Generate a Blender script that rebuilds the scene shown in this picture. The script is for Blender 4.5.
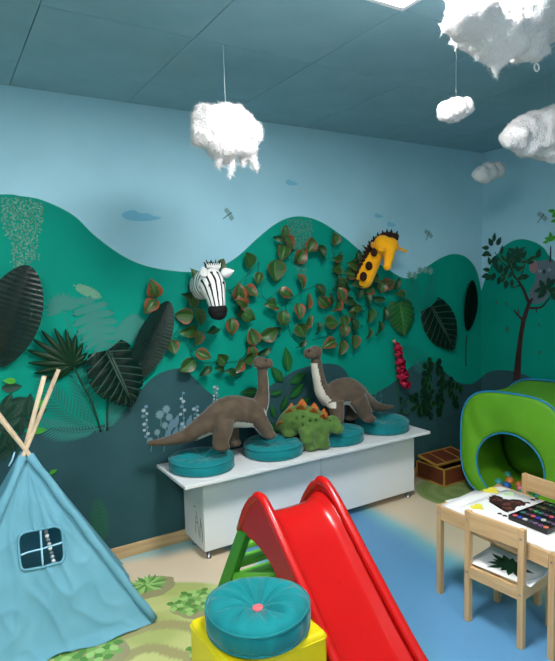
import bpy, bmesh, math, random
from mathutils import Vector, Matrix, noise

# ------------------------------------------------------------------ clear
for o in list(bpy.data.objects):
    bpy.data.objects.remove(o)
SC = bpy.context.scene
COL = SC.collection
random.seed(7)

# ------------------------------------------------------------------ camera
cam_data = bpy.data.cameras.new('camera')
cam = bpy.data.objects.new('camera', cam_data)
COL.objects.link(cam)
SC.camera = cam
YAW, PITCH, ROLL = math.radians(31.32), math.radians(5.15), math.radians(-1.52)
_fw = Vector((math.sin(YAW)*math.cos(PITCH), math.cos(YAW)*math.cos(PITCH), -math.sin(PITCH)))
_r = Vector((math.cos(YAW), -math.sin(YAW), 0))
_u = _r.cross(_fw)
_R = _r*math.cos(ROLL) + _u*math.sin(ROLL)
_U = _u*math.cos(ROLL) - _r*math.sin(ROLL)
_m = Matrix((_R, _U, -_fw)).transposed().to_4x4()
_m.translation = Vector((0, 0, 1.601))
cam.matrix_world = _m
cam_data.sensor_fit = 'HORIZONTAL'
cam_data.sensor_width = 36.0
cam_data.lens = 562.0/555.0*36.0
cam_data.clip_start = 0.02

# ------------------------------------------------------------------ world and view
world = bpy.data.worlds.new('world')
SC.world = world
world.use_nodes = True
world.node_tree.nodes['Background'].inputs[0].default_value = (0.5, 0.6, 0.7, 1)
world.node_tree.nodes['Background'].inputs[1].default_value = 0.2
SC.view_settings.view_transform = 'Standard'
SC.view_settings.look = 'None'
SC.view_settings.gamma = 1.0
SC.view_settings.use_curve_mapping = False
SC.view_settings.exposure = 0.9
PANEL_MAIN = 39.0       # emission of the ceiling light panel in view
PANEL_FILL = 19.0        # unseen fill panels added at the camera's back

# room dimensions (metres): back wall y = YB, right wall x = XR, ceiling z = ZC
YB, XR, ZC, XL, YF = 3.2, 4.0, 2.612, -2.0, -1.75

# ------------------------------------------------------------------ colour and material helpers
def lin(c):
    c /= 255.0
    return c/12.92 if c <= 0.04045 else ((c+0.055)/1.055)**2.4
def S(r, g, b):
    return (lin(r), lin(g), lin(b), 1.0)

MATS = {}
def mat(name, col, rough=0.6, spec=0.4, col2=None, nscale=12.0, bump=0.0, bscale=60.0, sheen=0.0,
        metal=0.0, sss=0.0, coat=0.0, coords='Object'):
    if name in MATS:
        return MATS[name]
    m = bpy.data.materials.new(name); m.use_nodes = True
    nt = m.node_tree; b = nt.nodes['Principled BSDF']
    b.inputs['Base Color'].default_value = col
    b.inputs['Roughness'].default_value = rough
    b.inputs['Specular IOR Level'].default_value = spec
    b.inputs['Metallic'].default_value = metal
    if sheen:
        b.inputs['Sheen Weight'].default_value = sheen
        b.inputs['Sheen Roughness'].default_value = 0.4
    if coat:
        b.inputs['Coat Weight'].default_value = coat
    if sss:
        b.inputs['Subsurface Weight'].default_value = sss
        b.inputs['Subsurface Radius'].default_value = (0.03, 0.03, 0.03)
    tc = nt.nodes.new('ShaderNodeTexCoord')
    if col2 is not None:
        n = nt.nodes.new('ShaderNodeTexNoise'); n.inputs['Scale'].default_value = nscale
        n.inputs['Detail'].default_value = 4.0
        nt.links.new(tc.outputs[coords], n.inputs['Vector'])
        r = nt.nodes.new('ShaderNodeValToRGB')
        r.color_ramp.elements[0].position = 0.35; r.color_ramp.elements[0].color = col
        r.color_ramp.elements[1].position = 0.65; r.color_ramp.elements[1].color = col2
        nt.links.new(n.outputs['Fac'], r.inputs['Fac'])
        nt.links.new(r.outputs['Color'], b.inputs['Base Color'])
    if bump:
        n2 = nt.nodes.new('ShaderNodeTexNoise'); n2.inputs['Scale'].default_value = bscale
        n2.inputs['Detail'].default_value = 3.0
        nt.links.new(tc.outputs[coords], n2.inputs['Vector'])
        bp = nt.nodes.new('ShaderNodeBump'); bp.inputs['Strength'].default_value = bump
        bp.inputs['Distance'].default_value = 0.01
        nt.links.new(n2.outputs['Fac'], bp.inputs['Height'])
        nt.links.new(bp.outputs['Normal'], b.inputs['Normal'])
    MATS[name] = m
    return m

def wood(name, c1, c2, axis=0):
    m = mat(name, c1, 0.5, 0.35)
    nt = m.node_tree; b = nt.nodes['Principled BSDF']
    tc = nt.nodes.new('ShaderNodeTexCoord')
    mp = nt.nodes.new('ShaderNodeMapping')
    sc = [22.0, 22.0, 22.0]; sc[axis] = 1.6
    mp.inputs['Scale'].default_value = sc
    n = nt.nodes.new('ShaderNodeTexNoise'); n.inputs['Scale'].default_value = 2.2; n.inputs['Detail'].default_value = 5
    r = nt.nodes.new('ShaderNodeValToRGB')
    r.color_ramp.elements[0].position = 0.35; r.color_ramp.elements[0].color = c1
    r.color_ramp.elements[1].position = 0.68; r.color_ramp.elements[1].color = c2
    nt.links.new(tc.outputs['Object'], mp.inputs['Vector']); nt.links.new(mp.outputs['Vector'], n.inputs['Vector'])
    nt.links.new(n.outputs['Fac'], r.inputs['Fac']); nt.links.new(r.outputs['Color'], b.inputs['Base Color'])
    return m

def leafmat(name, mid, edge, start=0.45, end=0.95, rough=0.38, vein=None, nsc=9.0, spec=0.4):
    """uv.x runs -1..1 across the blade (stored 0..1), uv.y along it"""
    m = bpy.data.materials.new(name); m.use_nodes = True
    nt = m.node_tree; b = nt.nodes['Principled BSDF']
    b.inputs['Roughness'].default_value = rough
    b.inputs['Specular IOR Level'].default_value = spec
    uv = nt.nodes.new('ShaderNodeUVMap')
    sep = nt.nodes.new('ShaderNodeSeparateXYZ'); nt.links.new(uv.outputs['UV'], sep.inputs[0])
    def M(op, a, bb=None):
        q = nt.nodes.new('ShaderNodeMath'); q.operation = op
        for i, v in enumerate((a, bb)):
            if v is None: continue
            if isinstance(v, (int, float)): q.inputs[i].default_value = v
            else: nt.links.new(v, q.inputs[i])
        return q.outputs[0]
    au = M('ABSOLUTE', M('SUBTRACT', M('MULTIPLY', sep.outputs[0], 2.0), 1.0))
    oi = nt.nodes.new('ShaderNodeObjectInfo')
    tc = nt.nodes.new('ShaderNodeTexCoord')
    n = nt.nodes.new('ShaderNodeTexNoise'); n.noise_dimensions = '4D'; n.inputs['Scale'].default_value = nsc
    nt.links.new(tc.outputs['UV'], n.inputs['Vector'])
    nt.links.new(M('MULTIPLY', oi.outputs['Random'], 30.0), n.inputs['W'])
    e = M('ADD', au, M('MULTIPLY', M('SUBTRACT', n.outputs['Fac'], 0.5), 1.3))
    e = M('ADD', e, M('MULTIPLY', M('SUBTRACT', oi.outputs['Random'], 0.5), 0.5))
    r = nt.nodes.new('ShaderNodeValToRGB')
    r.color_ramp.elements[0].position = start; r.color_ramp.elements[0].color = mid
    r.color_ramp.elements[1].position = end; r.color_ramp.elements[1].color = edge
    nt.links.new(e, r.inputs['Fac'])
    last = r.outputs['Color']
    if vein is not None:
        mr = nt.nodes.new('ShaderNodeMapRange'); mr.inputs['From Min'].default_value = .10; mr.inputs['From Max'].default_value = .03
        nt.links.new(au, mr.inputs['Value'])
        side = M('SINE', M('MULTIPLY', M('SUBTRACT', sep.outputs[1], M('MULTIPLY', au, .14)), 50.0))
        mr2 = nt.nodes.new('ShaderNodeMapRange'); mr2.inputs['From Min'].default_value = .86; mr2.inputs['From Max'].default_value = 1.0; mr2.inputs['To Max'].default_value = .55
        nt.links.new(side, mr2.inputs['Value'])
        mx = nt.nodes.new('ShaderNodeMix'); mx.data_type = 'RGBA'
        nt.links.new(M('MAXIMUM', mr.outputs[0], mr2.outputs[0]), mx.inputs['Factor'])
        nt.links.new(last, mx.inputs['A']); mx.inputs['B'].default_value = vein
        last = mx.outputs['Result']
    nt.links.new(last, b.inputs['Base Color'])
    MATS[name] = m
    return m

# ------------------------------------------------------------------ mesh helpers
class MB:
    def __init__(self):
        self.v = []; self.f = []; self.uv = {}
    def add(self, verts, faces, uvs=None):
        o = len(self.v)
        self.v.extend(tuple(p) for p in verts)
        self.f.extend(tuple(i+o for i in f) for f in faces)
        if uvs:
            for i, t in enumerate(uvs): self.uv[o+i] = t
        return self
    def box(self, c, s, rot=None):
        x, y, z = s[0]/2, s[1]/2, s[2]/2
        vs = [Vector((i, j, k)) for i in (-x, x) for j in (-y, y) for k in (-z, z)]
        if rot is not None: vs = [rot @ p for p in vs]
        vs = [p+Vector(c) for p in vs]
        return self.add(vs, [(0,1,3,2),(4,6,7,5),(0,4,5,1),(2,3,7,6),(0,2,6,4),(1,5,7,3)])
    def tube(self, pts, rad, seg=8, cap=True, squash=None):
        pts = [Vector(p) for p in pts]; n = len(pts)
        if not hasattr(rad, '__len__'): rad = [rad]*n
        vs, fs, uv = [], [], []
        up = None
        for i, p in enumerate(pts):
            t = (pts[min(i+1, n-1)]-pts[max(i-1, 0)])
            if t.length < 1e-9: t = Vector((0, 0, 1))
            t.normalize()
            if up is None:
                up = Vector((0, 0, 1)) if abs(t.z) < 0.9 else Vector((0, 1, 0))
            s = t.cross(up)
            if s.length < 1e-6: s = t.cross(Vector((1, 0, 0)))
            s.normalize(); up = s.cross(t).normalized()
            for k in range(seg):
                a = 2*math.pi*k/seg
                vs.append(p + (s*math.cos(a)*(squash or 1.0) + up*math.sin(a))*rad[i])
                uv.append((k/seg, i/(n-1)))
        for i in range(n-1):
            for k in range(seg):
                a = i*seg+k; b = i*seg+(k+1) % seg
                fs.append((a, b, b+seg, a+seg))
        if cap:
            fs.append(tuple(range(seg))[::-1]); fs.append(tuple((n-1)*seg+k for k in range(seg)))
        return self.add(vs, fs, uv)
    def loop_tube(self, pts, r, seg=6):
        pts = [Vector(p) for p in pts]; n = len(pts)
        c = sum(pts, Vector())/n
        vs, fs = [], []
        for i, p in enumerate(pts):
            t = (pts[(i+1) % n]-pts[i-1]).normalized()
            o = (p-c); o = (o - t*o.dot(t)).normalized(); w = t.cross(o)
            for k in range(seg):
                a = 2*math.pi*k/seg
                vs.append(p + (o*math.cos(a)+w*math.sin(a))*r)
        for i in range(n):
            for k in range(seg):
                a = i*seg+k; b = i*seg+(k+1) % seg
                c2 = ((i+1) % n)*seg
                fs.append((a, b, c2+(k+1) % seg, c2+k))
        return self.add(vs, fs)
    def ball(self, c, r, nu=14, nv=9, rot=None):
        if not hasattr(r, '__len__'): r = (r, r, r)
        vs, fs = [], []
        for j in range(nv+1):
            th = math.pi*j/nv
            for i in range(nu):
                a = 2*math.pi*i/nu
                p = Vector((r[0]*math.sin(th)*math.cos(a), r[1]*math.sin(th)*math.sin(a), r[2]*math.cos(th)))
                if rot is not None: p = rot @ p
                vs.append(p+Vector(c))
        for j in range(nv):
            for i in range(nu):
                a = j*nu+i; b = j*nu+(i+1) % nu
                fs.append((a, a+nu, b+nu, b))
        return self.add(vs, fs)
    def prism(self, poly, frame, d0, d1):
        """poly: 2d points; frame(a,b,d) -> 3d point"""
        n = len(poly)
        vs = [frame(a, b, d0) for a, b in poly]+[frame(a, b, d1) for a, b in poly]
        fs = [tuple(range(n))[::-1], tuple(range(n, 2*n))]
        fs += [(i, (i+1) % n, n+(i+1) % n, n+i) for i in range(n)]
        return self.add(vs, fs)
    def lathe(self, prof, c=(0, 0, 0), seg=40, fn=None):
        vs, fs = [], []
        for (r, z) in prof:
            for k in range(seg):
                a = 2*math.pi*k/seg
                rr, zz = (r, z) if fn is None else fn(r, z, a)
                vs.append(Vector(c)+Vector((rr*math.cos(a), rr*math.sin(a), zz)))
        for j in range(len(prof)-1):
            for k in range(seg):
                a = j*seg+k; b = j*seg+(k+1) % seg
                fs.append((a, b, b+seg, a+seg))
        return self.add(vs, fs)
    def grid(self, fn, nu, nv, skip=None):
        vs = [fn(i/nu, j/nv) for j in range(nv+1) for i in range(nu+1)]
        uv = [(i/nu, j/nv) for j in range(nv+1) for i in range(nu+1)]
        fs = []
        for j in range(nv):
            for i in range(nu):
                if skip and skip((i+.5)/nu, (j+.5)/nv): continue
                a = j*(nu+1)+i
                fs.append((a, a+1, a+nu+2, a+nu+1))
        return self.add(vs, fs, uv)
    def mesh(self, name, m=None, smooth=False, weld=False):
        me = bpy.data.meshes.new(name)
        me.from_pydata(self.v, [], self.f)
        if self.uv:
            l = me.uv_layers.new(name='UVMap')
            for lp in me.loops:
                l.data[lp.index].uv = self.uv.get(lp.vertex_index, (0, 0))
        bm = bmesh.new(); bm.from_mesh(me)
        if weld: bmesh.ops.remove_doubles(bm, verts=bm.verts, dist=1e-5)
        bmesh.ops.recalc_face_normals(bm, faces=bm.faces)
        bm.to_mesh(me); bm.free()
        if smooth:
            for p in me.polygons: p.use_smooth = True
        if m: me.materials.append(m)
        return me
    def build(self, name, m, parent=None, smooth=False, bevel=0.0, bseg=2, subsurf=0, solid=0.0, weld=False):
        me = self.mesh(name, m, smooth, weld)
        return put(name, me, parent, bevel, bseg, subsurf, solid)

def put(name, me, parent=None, bevel=0.0, bseg=2, subsurf=0, solid=0.0):
    o = bpy.data.objects.new(name, me); COL.objects.link(o)
    if parent is not None:
        o.parent = parent
        o.matrix_parent_inverse = PINV.get(parent.name, Matrix.Identity(4))
    if solid:
        md = o.modifiers.new('solid', 'SOLIDIFY'); md.thickness = solid; md.offset = 0
    if bevel:
        md = o.modifiers.new('bevel', 'BEVEL'); md.width = bevel; md.segments = bseg; md.limit_method = 'ANGLE'
        md.harden_normals = False
        for p in me.polygons: p.use_smooth = True
        ws = o.modifiers.new('wn', 'WEIGHTED_NORMAL'); ws.keep_sharp = True
    if subsurf:
        md = o.modifiers.new('sub', 'SUBSURF'); md.levels = subsurf; md.render_levels = subsurf
    return o

PINV = {}
def tag(o, label, cat, group=None, kind=None):
    o['label'] = label; o['category'] = cat
    if group: o['group'] = group
    if kind: o['kind'] = kind
    return o
def thing(name, label, cat, loc=(0, 0, 0), group=None, world_parts=True):
    """an Empty at the thing's base; parts are written in world coordinates unless world_parts is False"""
    o = bpy.data.objects.new(name, None); COL.objects.link(o)
    o.empty_display_size = 0.05
    o.location = loc
    PINV[o.name] = Matrix.Translation(Vector(loc)).inverted() if world_parts else Matrix.Identity(4)
    return tag(o, label, cat, group)
def struct(o):
    o['kind'] = 'structure'
    return o
def copy_tree(o, loc=None, rotz=None):
    c = o.copy(); COL.objects.link(c)
    for ch in o.children:
        d = ch.copy(); COL.objects.link(d); d.parent = c
        for g in ch.children:
            e = g.copy(); COL.objects.link(e); e.parent = d
    if loc is not None: c.location = loc
    if rotz is not None: c.rotation_euler = (0, 0, rotz)
    return c

def smoothline(pts, sub=8, closed=False):
    out = []; n = len(pts)
    P = [Vector(p) for p in pts]
    rng = range(n) if closed else range(n-1)
    for i in rng:
        p0 = P[i-1] if (closed or i > 0) else P[0]
        p1 = P[i]; p2 = P[(i+1) % n]
        p3 = P[(i+2) % n] if (closed or i+2 < n) else P[n-1]
        for k in range(sub):
            t = k/sub
            out.append(tuple(0.5*((2*p1)+(p2-p0)*t+(2*p0-5*p1+4*p2-p3)*t*t+(3*p1-p0-3*p2+p3)*t**3)))
    if not closed: out.append(tuple(P[-1]))
    return out

# frames: back wall (a = x, b = z, d = distance out of the wall), right wall (a = y), floor
def FB(a, b, d): return (a, YB-d, b)
def FR(a, b, d): return (XR-d, a, b)
def FF(a, b, d): return (a, b, d)
def wallmat(wall, a, b, d, ang, sc, tilt=0.0, roll=0.0):
    """matrix that lays a blade (x across, y along, z out) on a wall; ang = direction of the tip, 90 is up"""
    if wall == 'B': base = Matrix(((1, 0, 0), (0, 0, -1), (0, 1, 0)))
    else: base = Matrix(((0, 0, -1), (-1, 0, 0), (0, 1, 0)))
    if not hasattr(sc, '__len__'): sc = (sc, sc, sc)
    m = (base @ Matrix.Rotation(math.radians(ang-90), 3, 'Z') @ Matrix.Rotation(math.radians(tilt), 3, 'X')
         @ Matrix.Rotation(math.radians(roll), 3, 'Y')).to_4x4() @ Matrix.Diagonal((*sc, 1))
    p = FB(a, b, d) if wall == 'B' else FR(a, b, d)
    m.translation = Vector(p)
    return m
def place(name, me, parent, mw):
    o = bpy.data.objects.new(name, me); COL.objects.link(o)
    if parent is not None:
        o.parent = parent; o.matrix_parent_inverse = PINV.get(parent.name, Matrix.Identity(4))
    o.matrix_basis = mw
    return o

def organic(name, prims, voxel, m, smooth=6, parent=None, jitter=0.0, jscale=8.0):
    """fuse tubes and balls into one continuous skin"""
    mb = MB()
    for p in prims:
        if p[0] == 'tube': mb.tube(p[1], p[2], 12)
        else: mb.ball(p[1], p[2], 14, 9, p[3] if len(p) > 3 else None)
    me = mb.mesh(name)
    o = bpy.data.objects.new(name, me); COL.objects.link(o)
    md = o.modifiers.new('r', 'REMESH'); md.mode = 'VOXEL'; md.voxel_size = voxel
    if smooth:
        md = o.modifiers.new('s', 'SMOOTH'); md.iterations = smooth; md.factor = 0.5
    dg = bpy.context.evaluated_depsgraph_get(); dg.update()
    me2 = bpy.data.meshes.new_from_object(o.evaluated_get(dg))
    bpy.data.objects.remove(o); bpy.data.meshes.remove(me)
    me2.name = name
    if jitter:
        ns = [v.normal.copy() for v in me2.vertices]
        for v, nn in zip(me2.vertices, ns):
            q = v.co*jscale
            d = noise.noise(q)*1.0+noise.noise(q*2.3)*0.5+noise.noise(q*5.1)*0.3
            v.co += nn*d*jitter
    for p in me2.polygons: p.use_smooth = True
    me2.materials.clear()
    if m: me2.materials.append(m)
    return put(name, me2, parent)

def patch(src, name, test, m, parent, lift=0.0025):
    """a panel sewn on a body: the chosen faces of it, lifted a little"""
    me = src.data
    keep = [p for p in me.polygons if test(p.center, p.normal)]
    ids = {}; vs = []; fs = []
    for p in keep:
        f = []
        for i in p.vertices:
            if i not in ids:
                ids[i] = len(vs); vs.append(me.vertices[i].co + me.vertices[i].normal*lift)
            f.append(ids[i])
        fs.append(f)
    return MB().add(vs, fs).build(name, m, parent, True)

# ------------------------------------------------------------------ materials of the room
M_sky = mat('sky_paint', S(162, 206, 222), 0.8, 0.15, S(156, 201, 217), 3.0, 0.06, 120)
M_green = mat('green_paint', S(0, 141, 122), 0.7, 0.12, S(0, 135, 117), 4.0, 0.06, 120)
M_dark = mat('dark_teal_paint', S(46, 82, 88), 0.7, 0.15, S(42, 77, 83), 4.0, 0.06, 120)
M_ceil = mat('ceiling_paint', S(134, 174, 188), 0.85, 0.2, S(128, 168, 182), 5.0, 0.08, 200)
M_joint = mat('ceiling_joint', S(70, 112, 126), 0.85, 0.2)
M_plain = mat('plain_wall_paint', S(190, 205, 210), 0.8, 0.2)
M_base = wood('baseboard_wood', S(176, 148, 108), S(196, 168, 126), 0)
M_base_y = wood('baseboard_wood_side', S(176, 148, 108), S(196, 168, 126), 1)
M_paleblue = mat('mural_cloud_paint', S(118, 184, 212), 0.7, 0.25)

# ------------------------------------------------------------------ room shell
wall_back = struct(MB().box(((XL+XR)/2, YB+.06, ZC/2), (XR-XL+.24, .12, ZC+.1)).build('wall_back', M_sky))
wall_right = struct(MB().box((XR+.06, (YF+YB)/2, ZC/2), (.12, YB-YF, ZC+.1)).build('wall_right', M_sky))
wall_left = struct(MB().box((XL-.06, (YF+YB)/2, ZC/2), (.12, YB-YF, ZC+.1)).build('wall_left', M_sky))
wall_front = struct(MB().box(((XL+XR)/2, YF-.06, ZC/2), (XR-XL+.24, .12, ZC+.1)).build('wall_front', M_plain))
ceiling = struct(MB().box(((XL+XR)/2, (YF+YB)/2, ZC+.034), (XR-XL, YB-YF, .04)).build('ceiling', M_joint))
# suspended tiles, 0.6 m grid with a cut row along the back wall
xs = [XR-.6*k for k in range(0, 11)]
ys = [YB, YB-.35]
while ys[-1] > YF+.01: ys.append(max(YF, ys[-1]-.6))
tile_cache = {}
LAMP_TILES = [(1.0, 1.05), (-.8, 1.05), (1.0, -1.35), (-.8, -1.35)]  # first panel is in view; the others are unseen, added for fill light
for i in range(len(xs)-1):
    for j in range(len(ys)-1):
        x1, x0, y1, y0 = xs[i], xs[i+1], ys[j], ys[j+1]
        if any(abs(x0-lx) < .02 and abs(y0-ly) < .02 for lx, ly in LAMP_TILES): continue
        key = (round(x1-x0, 3), round(y1-y0, 3))
        if key not in tile_cache:
            tile_cache[key] = MB().box((0, 0, 0), (key[0]-.0035, key[1]-.0035, .012)).mesh('ceiling_tile', M_ceil)
        t = put('ceiling_tile', tile_cache[key], ceiling)
        t.location = ((x0+x1)/2, (y0+y1)/2, ZC+.006 + random.uniform(0, .0008))

# ------------------------------------------------------------------ printed floor
def sstep(a, b, x):
    t = max(0.0, min(1.0, (x-a)/(b-a))); return t*t*(3-2*t)
def mixc(a, b, t): return tuple(a[k]+(b[k]-a[k])*t for k in range(3))
C_sand = S(216, 198, 172)[:3]; C_blue = S(92, 147, 190)[:3]; C_lblue = S(116, 180, 204)[:3]; C_teal = S(124, 184, 192)[:3]
C_grass = S(166, 176, 106)[:3]; C_grass2 = S(188, 194, 128)[:3]; C_path = S(156, 152, 104)[:3]
C_moss = S(138, 158, 98)[:3]; C_moss2 = S(118, 144, 84)[:3]
def seg_dist(px, py, pts):
    best = 9
    for (x0, y0), (x1, y1) in zip(pts, pts[1:]):
        dx, dy = x1-x0, y1-y0
        t = max(0, min(1, ((px-x0)*dx+(py-y0)*dy)/(dx*dx+dy*dy)))
        best = min(best, math.hypot(px-x0-t*dx, py-y0-t*dy))
    return best
RIVER = [(1.35, -1.6), (1.6, 0.3), (1.75, 1.3), (1.82, 1.9), (1.86, 2.4), (1.92, 2.8), (1.8, 3.05), (1.3, 3.28), (.6, 3.40)]
GC = (.62, 2.12)
def floor_col(x, y):
    n = noise.noise(Vector((x*1.6, y*1.6, 0)))*.10 + noise.noise(Vector((x*5, y*5, 3)))*.03
    d = seg_dist(x, y, RIVER) + n*.6
    wid = .66-.40*sstep(1.75, 1.35, x)*sstep(2.5, 2.9, y)
    if y < 1.9: wid = .66 + .5*sstep(1.9, 1.0, y)
    w = 1-sstep(wid*.55, wid*1.12, d)
    w *= 1-.6*sstep(1.65, 1.2, x)*sstep(2.4, 2.8, y)
    c = mixc(C_sand, C_teal, sstep(0, .55, w)); c = mixc(c, C_blue, sstep(.35, 1, w))
    c = mixc(c, C_lblue, w*max(0, noise.noise(Vector((x*1.1+4, y*1.1, 7))))*.8)
    # the round lawn with its garden path
    r = math.hypot((x-GC[0])*.98, y-GC[1]) + n*.12
    g = 1-sstep(.735, .75, r)
    if g > 0:
        cc = mixc(C_grass, C_grass2, sstep(-.15, .2, noise.noise(Vector((x*2.6, y*2.6, 1)))))
        for rr in (.20, .36, .52, .66):
            wob = rr + .012*math.sin(5*math.atan2(y-GC[1], x-GC[0])+rr*9)
            if rr in (.20, .36):
                k = 1-sstep(.030, .034, abs(r-wob)); cc = mixc(cc, C_path, k)
            else:
                k = 1-sstep(.03, .036, abs(r-wob)); cc = mixc(cc, C_grass if rr > .6 else C_grass2, k*.9)
        c = mixc(c, cc, g)
    # small mossy ring by the chest
    r2 = math.hypot(x-3.22, (y-2.78))
    g2 = 1-sstep(.29, .31, r2)
    if g2 > 0:
        cc = mixc(C_moss, C_moss2, .5+.5*math.copysign(1, math.sin(r2*60)))
        c = mixc(c, cc, g2)
    return c
def axis(lo, hi, f0, f1, fine, coarse):
    out = []; x = lo
    while x < hi-1e-6:
        out.append(x); x += fine if f0 <= x < f1 else coarse
        if x > hi: x = hi
    out.append(hi); return out
gx = axis(XL, XR, -.1, 3.9, .014, .08); gy = axis(YF, YB, 1.15, 3.2, .014, .08)
me = bpy.data.meshes.new('floor')
nx = len(gx)
fv = [(x, y, 0.0) for y in gy for x in gx]
ff = [(j*nx+i, j*nx+i+1, (j+1)*nx+i+1, (j+1)*nx+i) for j in range(len(gy)-1) for i in range(nx-1)]
me.from_pydata(fv, [], ff)
ca = me.color_attributes.new('print', 'FLOAT_COLOR', 'POINT')
flat = []
for (x, y, z) in fv: flat.extend((*floor_col(x, y), 1.0))
ca.data.foreach_set('color', flat)
M_floor = mat('printed_vinyl_floor', S(200, 190, 170), 0.42, 0.4, bump=0.03, bscale=40)
_nt = M_floor.node_tree
_a = _nt.nodes.new('ShaderNodeVertexColor'); _a.layer_name = 'print'
_nt.links.new(_a.outputs['Color'], _nt.nodes['Principled BSDF'].inputs['Base Color'])
me.materials.append(M_floor)
floor = struct(put('floor', me))
# printed bushes on the floor: leaf shapes in three printed greens over a grey-brown printed ground
M_bush = [mat('bush_print_a', S(116, 166, 86), .45), mat('bush_print_b', S(84, 138, 62), .45), mat('bush_print_c', S(152, 194, 116), .45)]
M_bush0 = mat('bush_print_ground', S(150, 146, 108), .45)
def floor_bush(cx, cy, r, spiky, seed):
    rnd = random.Random(seed)
    base = MB()
    pts = [(cx+.05*r+r*(.95+rnd.uniform(-.1, .1))*math.cos(a), cy-.28*r+r*.7*(1+rnd.uniform(-.12, .12))*math.sin(a)) for a in [2*math.pi*k/18 for k in range(18)]]
    base.prism(smoothline(pts, 3, True), FF, 0, .0006)
    p = base.build('printed_ground', M_bush0, floor)
    mbs = [MB(), MB(), MB()]
    n = 46 if spiky else 44
    for k in range(n):
        rr = r*math.sqrt((k+.5)/n)*(.62 if spiky else .86); a = k*2.399963
        x, y = cx+rr*math.cos(a), cy+rr*math.sin(a)*.8
        ang = a + rnd.uniform(-.3, .3) if spiky else rnd.uniform(0, 6.28)
        L, W = (r*.5, r*.11) if spiky else (r*.30, r*.22)
        d = Vector((math.cos(ang), math.sin(ang))); q = Vector((-d.y, d.x))
        P = [Vector((x, y))+d*L*t+q*W*w for t, w in ((-.5, 0), (-.2, .45), (.1, .5), (.5, 0), (.1, -.5), (-.2, -.45))]
        mbs[k % 3].prism([tuple(v) for v in P], FF, 0, .0010+.00012*(n-k)/n+.0003*(k % 3))
    for q, mm in zip(mbs, M_bush):
        o = q.build('printed_leaves', mm, floor); o['kind'] = 'stuff'
floor_bush(.865, 2.83, .145, True, 1)
floor_bush(1.02, 2.54, .15, False, 2)
floor_bush(.47, 2.44, .17, False, 3)
floor_bush(.95, 2.17, .13, False, 4)
floor_bush(3.3, 2.2, .14, True, 5)

# ------------------------------------------------------------------ baseboards
struct(MB().box((1.0, YB-.008, .037), (XR-XL, .016, .074)).build('baseboard_back', M_base, bevel=.003))
struct(MB().box((XR-.008, (YF+YB)/2, .037), (.016, YB-YF-.04, .074)).build('baseboard_right', M_base_y, bevel=.003))
struct(MB().box((XL+.008, (YF+YB)/2, .037), (.016, YB-YF-.04, .074)).build('baseboard_left', M_base_y, bevel=.003))

# ------------------------------------------------------------------ mural: painted hills (thin coats of paint on the walls)
hill_top = [(XL+.02, 1.55), (-1.4, 1.62), (-.7, 1.85), (-.1, 2.03), (0.323, 2.069), (0.416, 2.066), (0.526, 2.049), (0.673, 1.979), (0.779, 1.874), (0.906, 1.776), (1.015, 1.719),
    (1.13, 1.686), (1.273, 1.666), (1.39, 1.665), (1.539, 1.693), (1.668, 1.758), (1.803, 1.864), (1.942, 1.961), (2.068, 2.014), (2.198, 2.021), (2.34, 1.985),
    (2.531, 1.885), (2.695, 1.779), (2.897, 1.676), (3.1, 1.589), (3.238, 1.618), (3.392, 1.694), (3.517, 1.745), (3.645, 1.773), (3.778, 1.757), (3.877, 1.699),
    (3.94, 1.622), (3.973, 1.537), (XR-.001, (3.984, 1.452)[1])]
poly = smoothline(hill_top, 6)+[(XR-.001, .05), (XL+.02, .05)]
MB().prism(poly, FB, 0, .0015).build('painted_hill', M_green, wall_back)
dark_top = [(XL+.02, 1.2), (-1.0, 1.0), (-.2, .86), (0.244, 0.832), (0.388, 0.834), (0.54, 0.832), (0.742, 0.805), (0.84, 0.842), (0.906, 0.885), (0.978, 0.958), (1.044, 1.021), (1.119, 1.064),
    (1.202, 1.082), (1.272, 1.071), (1.329, 1.019), (1.393, 0.948), (1.465, 0.882), (1.562, 0.837), (1.685, 0.826), (1.814, 0.87), (1.949, 0.928), (2.071, 0.976), (2.162, 0.994),
    (2.273, 1.004), (2.413, 0.99), (2.49, 0.953), (2.539, 0.889), (2.584, 0.794), (2.649, 0.734), (2.726, 0.716), (2.845, 0.739), (2.999, 0.798), (3.147, 0.884), (3.289, 0.917),
    (3.425, 0.896), (3.564, 0.798), (3.684, 0.717), (3.783, 0.68), (3.884, 0.672), (3.961, 0.694), (XR-.001, (3.986, 0.713)[1])]
poly = smoothline(dark_top, 6)+[(XR-.001, .045), (XL+.02, .045)]
MB().prism(poly, FB, 0, .003).build('painted_hill', M_dark, wall_back)
rhill = [(YB-.0005, (3.206, 1.468)[1]), (3.181, 1.519), (3.146, 1.595), (3.068, 1.734), (2.973, 1.83), (2.859, 1.87), (2.748, 1.855), (2.637, 1.797), (2.538, 1.687), (2.2, 1.5), (1.6, 1.45), (.8, 1.9), (0, 2.0), (-1, 1.5), (YF+.02, 1.4)]
poly = smoothline(rhill, 6)+[(YF+.02, .05), (YB-.0005, .05)]
MB().prism(poly, FR, 0, .0015).build('painted_hill', M_green, wall_right)
rdark = [(YB-.0005, (3.206, 0.706)[1]), (3.129, 0.768), (3.01, 0.8), (2.899, 0.806), (2.794, 0.795), (2.718, 0.772), (2.674, 0.747), (2.3, .55), (1.8, .5), (1, .8), (0, .8), (YF+.02, .6)]
poly = smoothline(rdark, 6)+[(YF+.02, .045), (YB-.0005, .045)]
MB().prism(poly, FR, 0, .003).build('painted_hill', M_dark, wall_right)

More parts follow.
